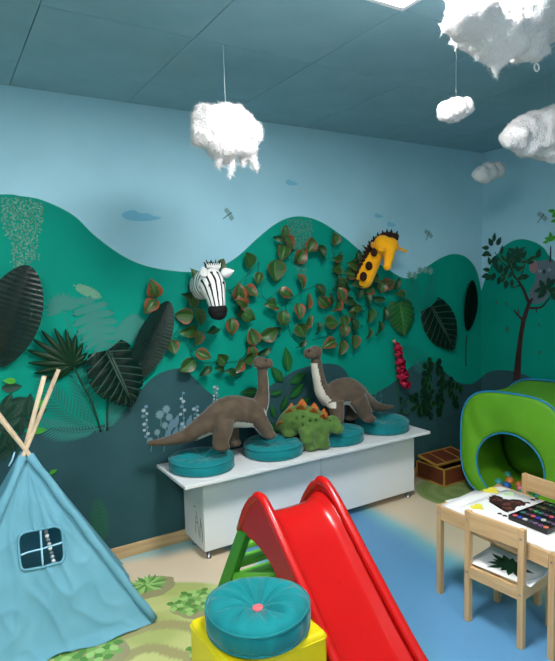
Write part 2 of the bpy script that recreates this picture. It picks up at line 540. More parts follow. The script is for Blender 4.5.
# little clouds and dragonflies painted on the sky
def cloud_print(a, b, w, h, fr, parent, lean=0.0):
    pts = [(-.5, -.1), (-.42, .25), (-.2, .45), (-.05, .2), (.15, .2), (.3, 0), (.5, -.12), (.25, -.42), (-.1, -.5), (-.35, -.42)]
    MB().prism(smoothline([(a+p*w, b+q*h+p*w*lean) for p, q in pts], 4, True), fr, 0, .0016).build('painted_cloud', M_paleblue, parent)
for (p, w, h) in (((1.055, 1.99), .235, .065), ((2.091, 2.245), .10, .04), ((2.852, 2.055), .088, .035), ((2.976, 1.996), .092, .04)):
    cloud_print(p[0], p[1], w, h, FB, wall_back)
M_dfly = mat('dragonfly_print', S(92, 120, 122), .6)
M_dfly2 = mat('dragonfly_wing_print', S(120, 156, 160), .6)
def dragonfly(a, b, s, ang, fr, parent, flip=1):
    ca_, sa_ = math.cos(math.radians(ang)), math.sin(math.radians(ang))
    def T(p): return (a+flip*s*(p[0]*ca_-p[1]*sa_), b+s*(p[0]*sa_+p[1]*ca_))
    MB().prism([T(p) for p in ((-.6, -.03), (-.1, -.05), (.1, -.09), (.35, -.09), (.42, 0), (.35, .09), (.1, .09), (-.1, .05), (-.6, .03))], fr, .001, .0024).build('painted_dragonfly', M_dfly, parent)
    mb = MB()
    for sg in (-1, 1):
        for off in (.05, .24):
            mb.prism([T(p) for p in ((off, 0), (off-.14, sg*.3), (off-.1, sg*.58), (off+.04, sg*.55), (off+.1, sg*.25))], fr, .001, .002)
    mb.build('painted_dragonfly_wings', M_dfly2, parent)
p = (1.607, 2.013); dragonfly(p[0], p[1], .075, 35, FB, wall_back)
p = (3.36, 1.922); dragonfly(p[0], p[1], .085, 60, FB, wall_back)
p = (2.653, 2.022); dragonfly(p[0], p[1], .085, 130, FR, wall_right)

# ------------------------------------------------------------------ leaf shapes
def w_oval(v): return max(0.0, math.sin(math.pi*v))**.55
def w_heart(v): return max(0.0, math.sin(math.pi*(.06+.94*v)**.62))**.75
def w_leaf(v): return max(0.0, math.sin(math.pi*v**.72))**.9
def w_lance(v): return max(0.0, math.sin(math.pi*v**.85))**1.15
def blade(width, wf, fold=.12, curl=0.0, corr=0.0, nc=0, nu=4, nv=9, twist=0.0):
    """leaf of unit length centred on the origin: x across, y along, z out"""
    def fn(u, v):
        a = (u-.5)*2; h = wf(v)*width/2
        z = fold*abs(a)*wf(v)*width + curl*(v-.5)**2*-1.0 + curl*.25
        if corr: z += corr*math.sin(v*nc*6.283-abs(a)*2.5)*min(1, abs(a)*2)*wf(v)
        z += twist*a*(v-.5)
        return (a*h, v-.5, z)
    return MB().grid(fn, nu, nv)
def monstera(width=.9, slits=6, depth=.5, gap=.22, heart=.13, rise=.16, bulge=.12, corr=.006):
    """heart-shaped leaf with slits between its side veins"""
    NU, NV = 16, slits*10
    mb = MB()
    for s in (-1, 1):
        def fn(u, v):
            h = w_heart(v)*width/2
            y = v-.5 + rise*u*(1-v)*1.2 + .05*u - heart*2.0*u*max(0, 1-v*2.2)**1.5
            z = bulge*(u-u*u*1.15)*width + corr*math.sin((v)*slits*6.283)*min(1, u*3) - .05*(v-.4)**2
            return (s*u*h, y, z)
        def skip(u, v):
            f = (v*slits) % 1.0
            return u > 1-depth and (f > 1-gap*(u-(1-depth))/depth) and .08 < v < .93
        o = MB().grid(fn, NU, NV, skip)
        for k in o.uv: o.uv[k] = (.5+.5*s*o.uv[k][0], o.uv[k][1])
        mb.add(o.v, o.f, [o.uv[k] for k in range(len(o.v))])
    mb.tube([(0, -.5, .004), (0, 0, .010), (0, .48, .002)], [.014, .010, .004], 5)
    return mb
def palmate():
    mb = MB()
    for k, (ang, L, w) in enumerate(((222, .13, .034), (205, .18, .036), (188, .225, .038), (172, .255, .04), (156, .28, .042), (141, .285, .042), (126, .28, .042), (111, .25, .04), (96, .225, .038), (80, .19, .036), (60, .15, .034), (34, .12, .032), (8, .10, .03))):
        a = math.radians(ang); d = Vector((math.cos(a), math.sin(a), 0)); q = Vector((-d.y, d.x, 0))
        def fn(u, v):
            h = (.30+.70*math.sin(math.pi*(.05+.93*v)**.8))*w/2*(1 if v < .9 else max(0, (1-v)/.1)**.6)
            s = (u-.5)*2
            return d*(v*L)+q*(s*h)+Vector((0, 0, .012*math.sin(math.pi*v)-abs(s)*.010+.003*(k % 2)-.02*v*v))
        mb.grid(fn, 4, 14)
    mb.ball((-.015, .015, 0), (.05, .05, .006), 16, 6)
    return mb
def lobed(n, width, gap, reach=.12, heart=.12, bulge=.10, cutin=.25, wf=w_oval):
    """split leaf (monstera or philodendron): lobes on both sides of a midrib"""
    mb = MB()
    for s in (-1, 1):
        for i in range(n):
            v0 = i/n; v1 = (i+1)/n; vm = (v0+v1)/2
            W = max(.06, wf(.06+.9*vm))*width/2
            up = reach*(1-.2*vm) - heart*2.2*(1-vm)**3
            def P(t, e):
                v = v0+(v1-v0)*e; g = gap*max(0, t-cutin)/(1-cutin)
                vv = v0+(v1-v0)*(.5+(e-.5)*(1-g))
                x = W*t; y = vv+up*t
                if t > .99: y += (.06/n)*(1-abs(e-.5)*2)
                if t > .99: x *= 1-.22*abs(e-.5)*2
                return (s*x, y-.5, bulge*(math.sin(t*2.2)*.5)*width-.03*t*(i % 2)), (.5+.5*t*s, vv)
            vs, us, fs = [], [], []
            for t in (0, .3, .6, .85, 1.0):
                for e in (0, .5, 1):
                    p, q = P(t, e); vs.append(p); us.append(q)
            for a in range(4):
                for b in range(2):
                    k = a*3+b; fs.append((k, k+1, k+4, k+3))
            mb.add(vs, fs, us)
    mb.tube([(0, -.5, .004), (0, 0, .012), (0, .48, .004)], [.016, .012, .004], 5)
    return mb

M_lred = leafmat('garland_leaf', S(34, 80, 34), S(138, 62, 42), .64, .98, .36, vein=S(80, 104, 54), spec=.35)
M_lgreen = leafmat('garland_leaf_green', S(22, 62, 30), S(44, 64, 30), .5, 1.0, .4, spec=.3)
M_ldark = leafmat('dark_leaf', S(5, 27, 20), S(9, 36, 28), .3, 1.0, .25, nsc=5, spec=.3)
M_lblack = leafmat('blackish_leaf', S(3, 18, 14), S(6, 24, 18), .3, 1.0, .7, nsc=5, spec=.08)
M_lsplit = leafmat('split_leaf', S(8, 46, 22), S(6, 36, 18), .3, 1.0, .4, nsc=5, spec=.18)
M_lmon = leafmat('round_leaf', S(22, 84, 32), S(12, 64, 28), .3, 1.0, .38, vein=S(90, 140, 70), nsc=5)
M_lmonD = leafmat('dark_veined_painted_sheen', S(5, 26, 20), S(8, 34, 26), .3, 1.0, .28, vein=S(76, 104, 92), nsc=5, spec=.16)  # pale vein streaks also paint silvery highlights into the leaf colour
M_lspray = leafmat('spray_leaf', S(28, 92, 40), S(16, 66, 36), .3, 1.0, .34, vein=S(60, 120, 60), nsc=5)
M_livy = leafmat('ivy_leaf', S(10, 44, 30), S(40, 96, 40), .85, 1.4, .5, spec=.25)
M_lclimb = leafmat('climber_leaf', S(12, 48, 38), S(24, 72, 52), .5, 1.0, .5, vein=S(26, 84, 60))
M_lbright = leafmat('bright_leaf', S(60, 150, 40), S(80, 160, 50), .4, 1.0, .45)
M_stem = mat('stem_green', S(40, 84, 52), .6, .3)
M_stemthin = mat('thread_stem', S(14, 100, 84), .6, .3)
M_stemdark = mat('stem_dark', S(24, 64, 44), .6, .3)
M_fade = mat('faded_plant_print', S(44, 122, 114), .6, .3)
M_fade2 = mat('faded_plant_print_grey', S(48, 124, 114), .6, .3)
M_fade3 = mat('faded_plant_print_deep', S(20, 108, 98), .6, .3)
M_fern = mat('fern_print', S(38, 100, 66), .6, .3)
M_moss = mat('moss_print', S(112, 160, 140), .6, .3, S(60, 120, 104), 60)
M_moss2 = mat('moss_print_dark', S(96, 146, 126), .6, .3, S(44, 100, 88), 60)
M_bud = mat('pale_bud_print', S(150, 170, 176), .6, .3)
M_bud3 = mat('puffball_print', S(108, 138, 146), .6, .3)
M_bud2 = mat('blue_bud_print', S(96, 128, 146), .6, .3)

LEAF_R = [blade(.78, w_leaf, .20, .35, .012, 4, 6, 10, t).mesh('leaf', M_lred, True) for t in (-.25, .3)] + \
         [blade(.88, w_leaf, .26, -.35, .014, 4, 6, 10, .12).mesh('leaf', M_lred, True), blade(.7, w_leaf, .3, .5, .012, 4, 6, 10, -.1).mesh('leaf', M_lred, True)]
LEAF_G = [blade(.5, w_leaf, .3, .4, .0, 0, 4, 8, .3).mesh('leaf', M_lgreen, True)]

# ------------------------------------------------------------------ garlands of red-edged leaves
# each leaf: wall position, direction of the tip (90 = up), length, dark(1) or red-edged(0)
G_zebra = [((1.087, 1.573), 108, .13, 0), ((1.06, 1.469), 225, .12, 0), ((1.192, 1.219), 285, .10, 0), ((1.332, 1.638), 120, .11, 0), ((1.289, 1.534), 165, .10, 1),
    ((1.322, 1.475), 250, .10, 0), ((1.268, 1.405), 175, .125, 0), ((1.351, 1.388), 300, .13, 0), ((1.296, 1.318), 200, .13, 0), ((1.333, 1.26), 245, .11, 0),
    ((1.442, 1.305), 0, .115, 1), ((1.375, 1.157), 330, .115, 0), ((1.267, 1.106), 215, .125, 0), ((1.377, 1.057), 205, .11, 1), ((1.51, 1.119), 135, .10, 0),
    ((1.49, 1.058), 160, .09, 1), ((1.58, 1.318), 270, .12, 0), ((1.569, 1.017), 325, .11, 1), ((1.725, 1.733), 118, .125, 0), ((1.784, 1.613), 255, .095, 0),
    ((1.631, 1.538), 100, .13, 0), ((1.666, 1.505), 320, .12, 0), ((1.732, 1.528), 320, .12, 0), ((1.635, 1.455), 140, .13, 0), ((1.683, 1.379), 330, .13, 0), ((1.655, 1.403), 200, .11, 0),
    ((1.729, 1.243), 105, .125, 0), ((1.846, 1.254), 20, .15, 0), ((1.924, 1.275), 335, .085, 1), ((1.793, 1.145), 10, .12, 1), ((1.688, 1.104), 190, .115, 0),
    ((1.614, 1.064), 240, .125, 0), ((1.726, 1.151), 100, .10, 0), ((1.45, 1.682), 80, .10, 0), ((1.519, 1.709), 60, .08, 0)]
G_mid = [((1.929, 1.873), 160, .09, 1), ((1.983, 1.916), 80, .09, 0), ((2.024, 1.838), 300, .12, 0), ((1.975, 1.771), 250, .14, 0), ((2.185, 1.833), 70, .125, 0), ((2.117, 1.758), 60, .13, 0),
    ((1.914, 1.657), 262, .165, 0), ((2.104, 1.583), 310, .12, 0), ((1.98, 1.506), 335, .12, 0), ((1.864, 1.438), 160, .125, 0), ((2.156, 1.452), 70, .12, 0),
    ((2.074, 1.388), 280, .125, 0), ((1.962, 1.346), 275, .12, 0), ((2.146, 1.315), 35, .12, 0), ((2.095, 1.257), 300, .12, 0), ((2.093, 1.167), 215, .09, 1),
    ((2.228, 1.261), 245, .10, 1), ((2.275, 1.772), 280, .13, 1), ((2.269, 1.51), 290, .13, 1), ((2.301, 1.439), 320, .13, 0)]
G_giraffe = [((2.398, 1.879), 100, .11, 0), ((2.418, 1.754), 20, .115, 0), ((2.413, 1.674), 200, .125, 0), ((2.589, 1.754), 75, .10, 1), ((2.667, 1.779), 110, .125, 0), ((2.544, 1.694), 170, .12, 0),
    ((2.558, 1.629), 350, .12, 0), ((2.655, 1.667), 80, .12, 0), ((2.462, 1.571), 330, .11, 0), ((2.391, 1.569), 260, .12, 1), ((2.586, 1.551), 350, .12, 1),
    ((2.437, 1.48), 300, .14, 0), ((2.51, 1.449), 330, .14, 1), ((2.387, 1.414), 215, .13, 0), ((2.691, 1.51), 190, .11, 0), ((2.675, 1.437), 270, .12, 1),
    ((2.799, 1.449), 355, .12, 1), ((2.832, 1.535), 60, .12, 0), ((2.895, 1.549), 20, .12, 0), ((2.966, 1.547), 70, .11, 1), ((2.995, 1.459), 170, .11, 0),
    ((2.582, 1.383), 10, .10, 0), ((2.362, 1.292), 0, .125, 0), ((2.337, 1.14), 200, .13, 0), ((2.43, 1.118), 265, .12, 0), ((2.454, 1.224), 250, .11, 0),
    ((2.462, 1.296), 280, .10, 0), ((2.537, 1.342), 160, .11, 0), ((2.55, 1.254), 280, .13, 1), ((2.613, 1.371), 340, .11, 1), ((2.557, 1.137), 265, .12, 0),
    ((2.67, 1.195), 265, .105, 0), ((2.697, 1.33), 265, .125, 0), ((2.78, 1.224), 250, .12, 1), ((2.843, 1.325), 70, .125, 1), ((2.739, 1.589), 200, .11, 0), ((2.615, 1.491), 60, .10, 1),
    ((2.497, 1.531), 120, .10, 1), ((2.353, 1.451), 100, .10, 1)]
def garland(label, leaves, stems, loc, seed):
    t = thing('leaf_garland', label, 'garland', loc, 'leaf garlands on the mural')
    rnd = random.Random(seed)
    sm = MB()
    for st in stems:
        pts = smoothline([(x, YB-.012-.008*math.sin(i*1.7), z) for i, (x, z) in enumerate(st)], 5)
        sm.tube(pts, .0022, 5)
    # leaf stalks reach back to the nearest runner
    allp = [p for st in stems for p in st]
    for (x, z), ang, L, dk in leaves:
        a = math.radians(ang); bx, bz = x-math.cos(a)*L*.5, z-math.sin(a)*L*.5
        nr = min(allp, key=lambda q: (q[0]-bx)**2+(q[1]-bz)**2)
        sm.tube([(bx, YB-.028, bz), ((bx*2+nr[0])/3, YB-.02, (bz*2+nr[1])/3-.01), (nr[0], YB-.012, nr[1])], .0016, 4)
    sm.build('runner', M_stemthin, t, True)
    for k, ((x, z), ang, L, dk) in enumerate(leaves):
        me = LEAF_G[0] if dk else LEAF_R[k % 4]
        place('leaf', me, t, wallmat('B', x, z, .040+rnd.uniform(0, .03), ang+rnd.uniform(-8, 8), L*.92, rnd.uniform(-22, 22), rnd.uniform(-30, 30)))
    return t
garland('garland of red-edged artificial leaves clustered around the zebra head', G_zebra,
    [[(1.068, 1.521), (1.124, 1.43), (1.192, 1.289), (1.272, 1.362), (1.332, 1.554), (1.435, 1.642), (1.589, 1.545), (1.721, 1.637), (1.813, 1.72)],
     [(1.192, 1.289), (1.292, 1.22), (1.346, 1.11), (1.481, 1.097), (1.644, 1.094), (1.735, 1.183), (1.849, 1.22)], [(1.589, 1.545), (1.657, 1.447), (1.668, 1.363)]],
    ((1.451, 1.207)[0], YB, (1.451, 1.207)[1]), 1)
garland('garland of red-edged artificial leaves climbing the hill between zebra and giraffe', G_mid,
    [[(1.986, 1.877), (2.021, 1.765), (1.838, 1.57), (1.865, 1.471), (2.004, 1.452), (2.135, 1.514), (2.287, 1.565)], [(2.004, 1.452), (2.017, 1.343), (2.046, 1.226), (2.125, 1.151)],
     [(2.062, 1.798), (2.159, 1.799), (2.275, 1.785)]],
    ((2.047, 1.26)[0], YB, (2.047, 1.26)[1]), 2)
garland('garland of red-edged artificial leaves hanging below the giraffe head', G_giraffe,
    [[(2.397, 1.835), (2.429, 1.716), (2.526, 1.644), (2.665, 1.685), (2.777, 1.544), (2.955, 1.517)], [(2.429, 1.716), (2.416, 1.519), (2.476, 1.41), (2.585, 1.383), (2.717, 1.399), (2.824, 1.394)],
     [(2.476, 1.41), (2.428, 1.269), (2.365, 1.202), (2.226, 1.178)], [(2.585, 1.383), (2.582, 1.223), (2.667, 1.254)]],
    ((2.562, 1.151)[0], YB, (2.562, 1.151)[1]), 3)

# ------------------------------------------------------------------ big artificial leaves
def big_leaf(name, label, mb, m, wall, a, b, d, ang, sc, tilt=0, roll=0, stalk=None, cat='leaf', group=None):
    p = FB(a, b, 0) if wall == 'B' else FR(a, b, 0)
    t = thing(name, label, cat, p, group)
    place('leaf_blade', mb.mesh('leaf_blade', m, True), t, wallmat(wall, a, b, d, ang, sc, tilt, roll))
    if stalk:
        MB().tube(smoothline([(x, YB-dd, z) for (x, z), dd in stalk], 5), .005, 6).build('stalk', M_stemdark, t, True)
    return t
p = (0.333, 1.451)
big_leaf('banana_leaf', 'broad glossy blackish banana leaf above the teepee', blade(.50, w_oval, .10, .1, .0024, 22, 8, 110), M_ldark, 'B', p[0], p[1], .05, 70, .55, 6, -8,
    [((0.269, 1.228), .02), ((0.302, 1.303), .03), ((0.326, 1.379), .045)])
p = (1.062, 1.269)
big_leaf('banana_leaf', 'glossy dark banana leaf hanging left of the zebra head', blade(.38, w_oval, .10, .1, .0024, 24, 8, 110), M_ldark, 'B', p[0], p[1], .05, 64, .50, 4, -8,
    [((0.925, 1.018), .015), ((0.951, 1.073), .03), ((0.99, 1.146), .045)])
p = (0.617, 1.172)
big_leaf('philodendron_leaf', 'green finger-lobed philodendron leaf on a long stem beside the teepee poles', palmate(), M_lsplit, 'B', p[0], p[1], .045, 90, .88, 0, 0,
    [((0.757, 0.773), .008), ((0.716, 0.929), .02), ((0.659, 1.067), .035), ((0.622, 1.16), .05)])
p = (0.864, 1.077)
big_leaf('monstera_leaf', 'dark veined monstera leaf with painted silvery sheen left of the bench', monstera(.95, 8, .34, .26, .14, .14, .2, .003), M_lmonD, 'B', p[0], p[1], .06, 290, .34, 6, -6,
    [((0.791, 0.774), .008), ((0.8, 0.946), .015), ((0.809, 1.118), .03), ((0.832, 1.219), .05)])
p = (3.04, 1.284)
big_leaf('round_leaf', 'round bright green leaf above the pink foxglove', monstera(1.0, 6, .25, .18, .12, .10, .12, .004), M_lmon, 'B', p[0], p[1], .04, 275, .25, 5, 6)
p = (3.471, 1.186)
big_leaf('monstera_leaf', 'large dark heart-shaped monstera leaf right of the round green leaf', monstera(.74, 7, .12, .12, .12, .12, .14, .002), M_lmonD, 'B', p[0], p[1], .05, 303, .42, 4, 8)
p = (3.817, 1.344)
big_leaf('oval_leaf', 'tall blackish oval leaf beside the corner of the room', blade(.38, w_oval, .05, .04, .002, 20, 6, 80), M_lblack, 'B', p[0], p[1], .03, 82, .43, 0, 0,
    [((3.801, 0.832), .004), ((3.794, 0.97), .008), ((3.787, 1.097), .025)])

# ------------------------------------------------------------------ printed plant stickers
STK = [0]
def sticker_leaf(mb, a, b, ang, L, W, fr, d=.0046, th=.0006, wf=w_leaf, flip=1):
    STK[0] += 1; d += .00003*(STK[0] % 13)
    ca_, sa_ = math.cos(math.radians(ang)), math.sin(math.radians(ang))
    lo, hi = [], []
    for k in range(9):
        v = k/8; h = wf(v)*W/2
        x, y = v*L, h
        lo.append((a+flip*(x*ca_-y*sa_), b+x*sa_+y*ca_)); hi.append((a+flip*(x*ca_+y*sa_), b+x*sa_-y*ca_))
    mb.prism(lo+hi[::-1][1:-1], fr, d-th, d)
def strip(mb, pts, w0, w1, fr, d=.0044, th=.0008):
    STK[0] += 1; d += .00002*(STK[0] % 9)
    P = [Vector(p) for p in smoothline(pts, 4)]; n = len(P); l, r = [], []
    for i, p in enumerate(P):
        t = (P[min(i+1, n-1)]-P[max(0, i-1)]).normalized(); q = Vector((-t.y, t.x)); w = (w0+(w1-w0)*i/(n-1))/2
        l.append(tuple(p+q*w)); r.append(tuple(p-q*w))
    mb.prism(l+r[::-1], fr, d-th, d)
def frond(mb, base, tip, width, n, fr, bend=0.0, lw=.16, d=.0046, droop=40):
    """feather-shaped frond: stem and pairs of narrow leaflets"""
    B, T = Vector(base), Vector(tip); ax = T-B; L = ax.length; q = Vector((-ax.y, ax.x))/L
    pts = [B+ax*t+q*bend*math.sin(math.pi*t)*L for t in [k/8 for k in range(9)]]
    strip(mb, [tuple(p) for p in pts], .006, .002, fr, d)
    a0 = math.degrees(math.atan2(ax.y, ax.x))
    for k in range(n):
        t = .12+.86*k/(n-1); p = B+ax*t+q*bend*math.sin(math.pi*t)*L
        ll = width*(math.sin(math.pi*(.15+.8*t))**.8)*.5
        for s in (-1, 1):
            sticker_leaf(mb, p.x, p.y, a0+s*(droop+10*(1-t)), ll, ll*lw+.003, fr, d+.0002*s)
def sticker(name, label, mb, m, cat='wall sticker', group=None, kind=None):
    o = mb.build(name, m); return tag(o, label, cat, group, kind)
# fan and monstera prints behind the split leaf
mb = MB(); c = (0.593, 1.475)
for k in range(11):
    sticker_leaf(mb, c[0], c[1], 10+k*19, .095, .03, FB)
strip(mb, [(0.598, 1.474), (0.613, 1.386), (0.649, 1.274)], .004, .006, FB)
sticker('fan_palm_sticker', 'faded grey-green fan palm print above the philodendron leaf', mb, M_fade2)
def lobed_print(c, ang, L, n, W, fr, mb):
    src = lobed(n, W, .35, .14, .12, 0, .3, w_oval)
    ca_, sa_ = math.cos(math.radians(ang-90)), math.sin(math.radians(ang-90))
    vs = [(c[0]+L*(x*ca_-y*sa_), c[1]+L*(x*sa_+y*ca_)) for x, y, z in src.v]
    n0 = len(src.v)-15
    fs = [f for f in src.f if max(f) < n0]
    mb.add([fr(a, b, .0046) for a, b in vs[:n0]], fs)
    return mb
sticker('monstera_sticker', 'faded grey-green monstera print behind the dark monstera leaf', lobed_print((0.758, 1.388), 285, .30, 7, .85, FB, MB()), M_fade2)
mb = MB(); c = (0.851, 1.257); d_ = (1.014, 1.39)
frond(mb, c, d_, .20, 11, FB, 0, .35)
sticker('leaf_sticker', 'faded pale leaf print between monstera and banana leaf', mb, M_fade2)
mb = MB(); frond(mb, (0.652, 1.602), (0.793, 1.532), .085, 9, FB, 0, .4)
sticker('feather_leaf_sticker', 'small pale yellowish feather leaf print on the green hill', mb, mat('pale_leaf_print', S(96, 150, 124), .6))
for lab, b_, t_, w_, n_, m_, bend in (
    ('dark teal fern print fanning out left below the philodendron leaf', (0.752, 0.78), (0.458, 1.166), .22, 20, M_fade3, .12),
    ('dark teal fern print rising straight behind the monstera stem', (0.735, 0.771), (0.658, 1.245), .20, 20, M_fade3, .05),
    ('greyish fern print lying low beside the teepee poles', (0.769, 0.789), (0.421, 0.889), .20, 20, M_fade, .10),
    ('pale teal fern print below the dark monstera leaf', (0.774, 0.776), (0.873, 0.925), .15, 14, M_fade, 0)):
    mb = MB(); frond(mb, b_, t_, w_, n_, FB, bend, .07)
    sticker('fern_sticker', lab, mb, m_, group='fern prints left of the bench')
for lab, b_, t_, w_, n_, m_, bend in (
    ('tall faint teal fern print above the heart-shaped monstera leaf', (3.247, 1.272), (3.184, 1.588), .26, 16, M_fade3, .06),
    ('faint teal fern print leaning right beside the heart-shaped leaf', (3.269, 1.271), (3.403, 1.599), .22, 16, M_fade3, -.05),
    ('faint feathery fern print below the round green leaf', (3.425, 0.904), (3.095, 1.07), .20, 16, M_fade3, .1),
    ('dim feathery fern print under the heart-shaped leaf', (3.379, 0.843), (3.202, 0.926), .15, 12, M_fade, .1)):
    mb = MB(); frond(mb, b_, t_, w_, 13, FB, bend, .035)
    sticker('fern_sticker', lab, mb, m_, group='fern prints near the corner')
mb = MB()
for k, c in enumerate([(3.153, 1.611), (3.209, 1.608), (3.267, 1.645), (3.325, 1.648), (3.383, 1.639)]):
    for q in range(7): sticker_leaf(mb, c[0], c[1], q*51+k*20, .035, .014, FB)
sticker('blossom_sticker', 'small pale grey-green blossom print on the hill edge near the giraffe', mb, mat('pale_blossom_print', S(104, 148, 140), .6))
# hanging moss prints
def moss(label, outline, seed, mm):
    rnd = random.Random(seed)
    x0 = min(p[0] for p in outline); x1 = max(p[0] for p in outline); z0 = min(p[1] for p in outline); z1 = max(p[1] for p in outline)
    def inside(x, z):
        r = False; n = len(outline)
        for i in range(n):
            (ax, az), (bx, bz) = outline[i], outline[i-1]
            if (az > z) != (bz > z) and x < (bx-ax)*(z-az)/(bz-az)+ax: r = not r
        return r
    mb = MB(); s = .0115; k = 0
    z = z1
    while z > z0:
        x = x0
        while x < x1:
            px, pz = x+rnd.uniform(-.4, .4)*s, z+rnd.uniform(-.4, .4)*s
            if inside(px, pz) and rnd.random() < .9:
                sticker_leaf(mb, px, pz, rnd.uniform(200, 340), s*1.25, s*.62, FB, .0035+.0002*(k % 4)); k += 1
            x += s
        z -= s*.95
    return sticker('hanging_moss_sticker', label, mb, mm, 'wall sticker', None, 'stuff')
moss('speckled grey-green hanging moss print above the blackish banana leaf', [(0.327, 2.056), (0.425, 2.062), (0.526, 2.046), (0.519, 1.937), (0.49, 1.869), (0.488, 1.749), (0.443, 1.728), (0.401, 1.666), (0.367, 1.662), (0.352, 1.729), (0.363, 1.815), (0.334, 1.881), (0.318, 1.911)], 3, M_moss)
moss('speckled grey-green hanging moss print at the top of the middle hill', [(2.044, 2.003), (2.133, 2.016), (2.247, 2.003), (2.243, 1.854), (2.2, 1.785), (2.188, 1.649), (2.137, 1.569), (2.115, 1.664), (2.084, 1.718), (2.095, 1.812), (2.048, 1.864)], 4, M_moss2)
# dark climber leaves behind the teepee poles
def sprig(name, label, pts, wall_fr, wall, mleaf, size, stemm, cat='wall sticker', stem=None, group=None, d=.006):
    t = thing(name, label, cat, wall_fr(pts[0][0][0], pts[0][0][1], 0), group)
    if stem:
        mb = MB()
        for st in stem: strip(mb, st, .006, .003, wall_fr, .0046)
        mb.build('stem', stemm, t)
    for i, item in enumerate(pts):
        (a, b), ang = item[0], item[1]; L = item[2] if len(item) > 2 else size
        place('leaf', mleaf[i % len(mleaf)], t, wallmat(wall, a, b, d+.0015*(i % 4), ang, L, 0, 0))
    return t
CL = [blade(.5, w_leaf, .1, 0, 0, 0, 4, 8).mesh('leaf', M_lclimb, True)]
BR = [blade(.5, w_leaf, .03, 0, 0, 0, 4, 8).mesh('leaf', M_lbright, True)]
cl = sprig('climber_plant', 'dark leafy climber print behind the teepee poles', [((0.316, 1.081), 0, .10), ((0.288, 1.01), 60, .10), ((0.345, 1.003), 10, .10), ((0.308, 0.949), 220, .13), ((0.332, 0.946), 300, .12),
    ((0.392, 0.975), 80, .13), ((0.434, 0.925), 20, .10), ((0.286, 0.899), 200, .12), ((0.342, 0.874), 270, .12), ((0.391, 0.872), 320, .10), ((0.267, 0.817), 240, .12), ((0.297, 0.774), 280, .11), ((0.267, 0.966), 130, .10), ((0.257, 0.744), 220, .11), ((0.256, 0.872), 160, .1)],
    FB, 'B', CL, .1, M_stemdark, stem=[[(0.254, 0.691), (0.299, 0.801), (0.326, 0.93), (0.314, 1.039)], [(0.323, 0.877), (0.384, 0.922), (0.435, 0.941)]])
for (pp, ang, L) in (((0.305, 1.116), 170, .065), ((0.447, 0.978), 50, .055), ((0.435, 0.832), 0, .07), ((0.49, 0.595), 20, .045)):
    place('bright_leaf', BR[0], cl, wallmat('B', pp[0], pp[1], .0115, ang, L))
# leafy branch behind the long-necked dinosaurs
SP = [blade(.44, w_lance, .06, .06, 0, 0, 4, 10).mesh('leaf', M_lspray, True)]
sprig('leafy_branch', 'branch with long glossy green leaves between the two long-necked plush dinosaurs', [((2.009, 1.065), 96, .18), ((1.926, 0.971), 128, .15), ((2.094, 0.928), 22, .15), ((1.911, 0.847), 185, .10),
    ((2.083, 0.842), 35, .16), ((1.717, 0.875), 172, .15), ((1.976, 0.766), 60, .12), ((2.038, 0.695), 30, .12), ((1.887, 0.724), 110, .10), ((2.139, 0.758), 20, .12), ((1.876, 0.623), 130, .12), ((1.946, 0.598), 60, .12)], FB, 'B', SP, .14, M_stemdark, 'artificial branch',
    stem=[[(1.952, 0.513), (1.973, 0.684), (1.99, 0.854), (1.999, 1.004)], [(1.985, 0.8), (1.876, 0.869), (1.769, 0.869)]], d=.012)
# hanging ivy near the chest
IV = [blade(.8, w_leaf, .05, 0, 0, 0, 4, 6).mesh('leaf', M_livy, True)]
IVW = [((3.366, 0.918), 291), ((3.376, 0.896), 335), ((3.312, 0.881), 319), ((3.368, 0.854), 263), ((3.354, 0.834), 240), ((3.308, 0.818), 320), ((3.364, 0.79), 297), ((3.335, 0.772), 263), ((3.29, 0.756), 255), ((3.317, 0.732), 246), ((3.354, 0.706), 299), ((3.291, 0.692), 218), ((3.286, 0.672), 313), ((3.281, 0.651), 200), ((3.382, 0.663), 201), ((3.311, 0.649), 255), ((3.361, 0.62), 242), ((3.344, 0.6), 274), ((3.29, 0.585), 250), ((3.298, 0.561), 252), ((3.26, 0.544), 250), ((3.311, 0.514), 298), ((3.249, 0.501), 292), ((3.464, 0.9), 237), ((3.455, 0.879), 284), ((3.462, 0.856), 200), ((3.49, 0.831), 286), ((3.451, 0.814), 290), ((3.516, 0.784), 323), ((3.51, 0.763), 247), ((3.496, 0.742), 245), ((3.465, 0.724), 205), ((3.542, 0.692), 291), ((3.534, 0.71), 204), ((3.504, 0.691), 307), ((3.484, 0.671), 202), ((3.485, 0.648), 246), ((3.494, 0.624), 250), ((3.448, 0.607), 262), ((3.509, 0.576), 318), ((3.455, 0.561), 290), ((3.495, 0.533), 264), ((3.48, 0.512), 227), ((3.459, 0.492), 294), ((3.476, 0.467), 209), ((3.606, 0.735), 223), ((3.59, 0.714), 331), ((3.627, 0.686), 237), ((3.607, 0.665), 339), ((3.588, 0.644), 281), ((3.609, 0.618), 220), ((3.639, 0.59), 279), ((3.673, 0.562), 241), ((3.652, 0.541), 220), ((3.678, 0.514), 336), ((3.199, 0.654), 208), ((3.16, 0.635), 288), ((3.217, 0.603), 316), ((3.216, 0.579), 237), ((3.183, 0.559), 208), ((3.254, 0.525), 285), ((3.269, 0.498), 233), ((3.394, 0.562), 233), ((3.363, 0.542), 305), ((3.318, 0.523), 311), ((3.336, 0.496), 215), ((3.371, 0.466), 275), ((3.678, 0.676), 243), ((3.738, 0.651), 316), ((3.724, 0.636), 281)]
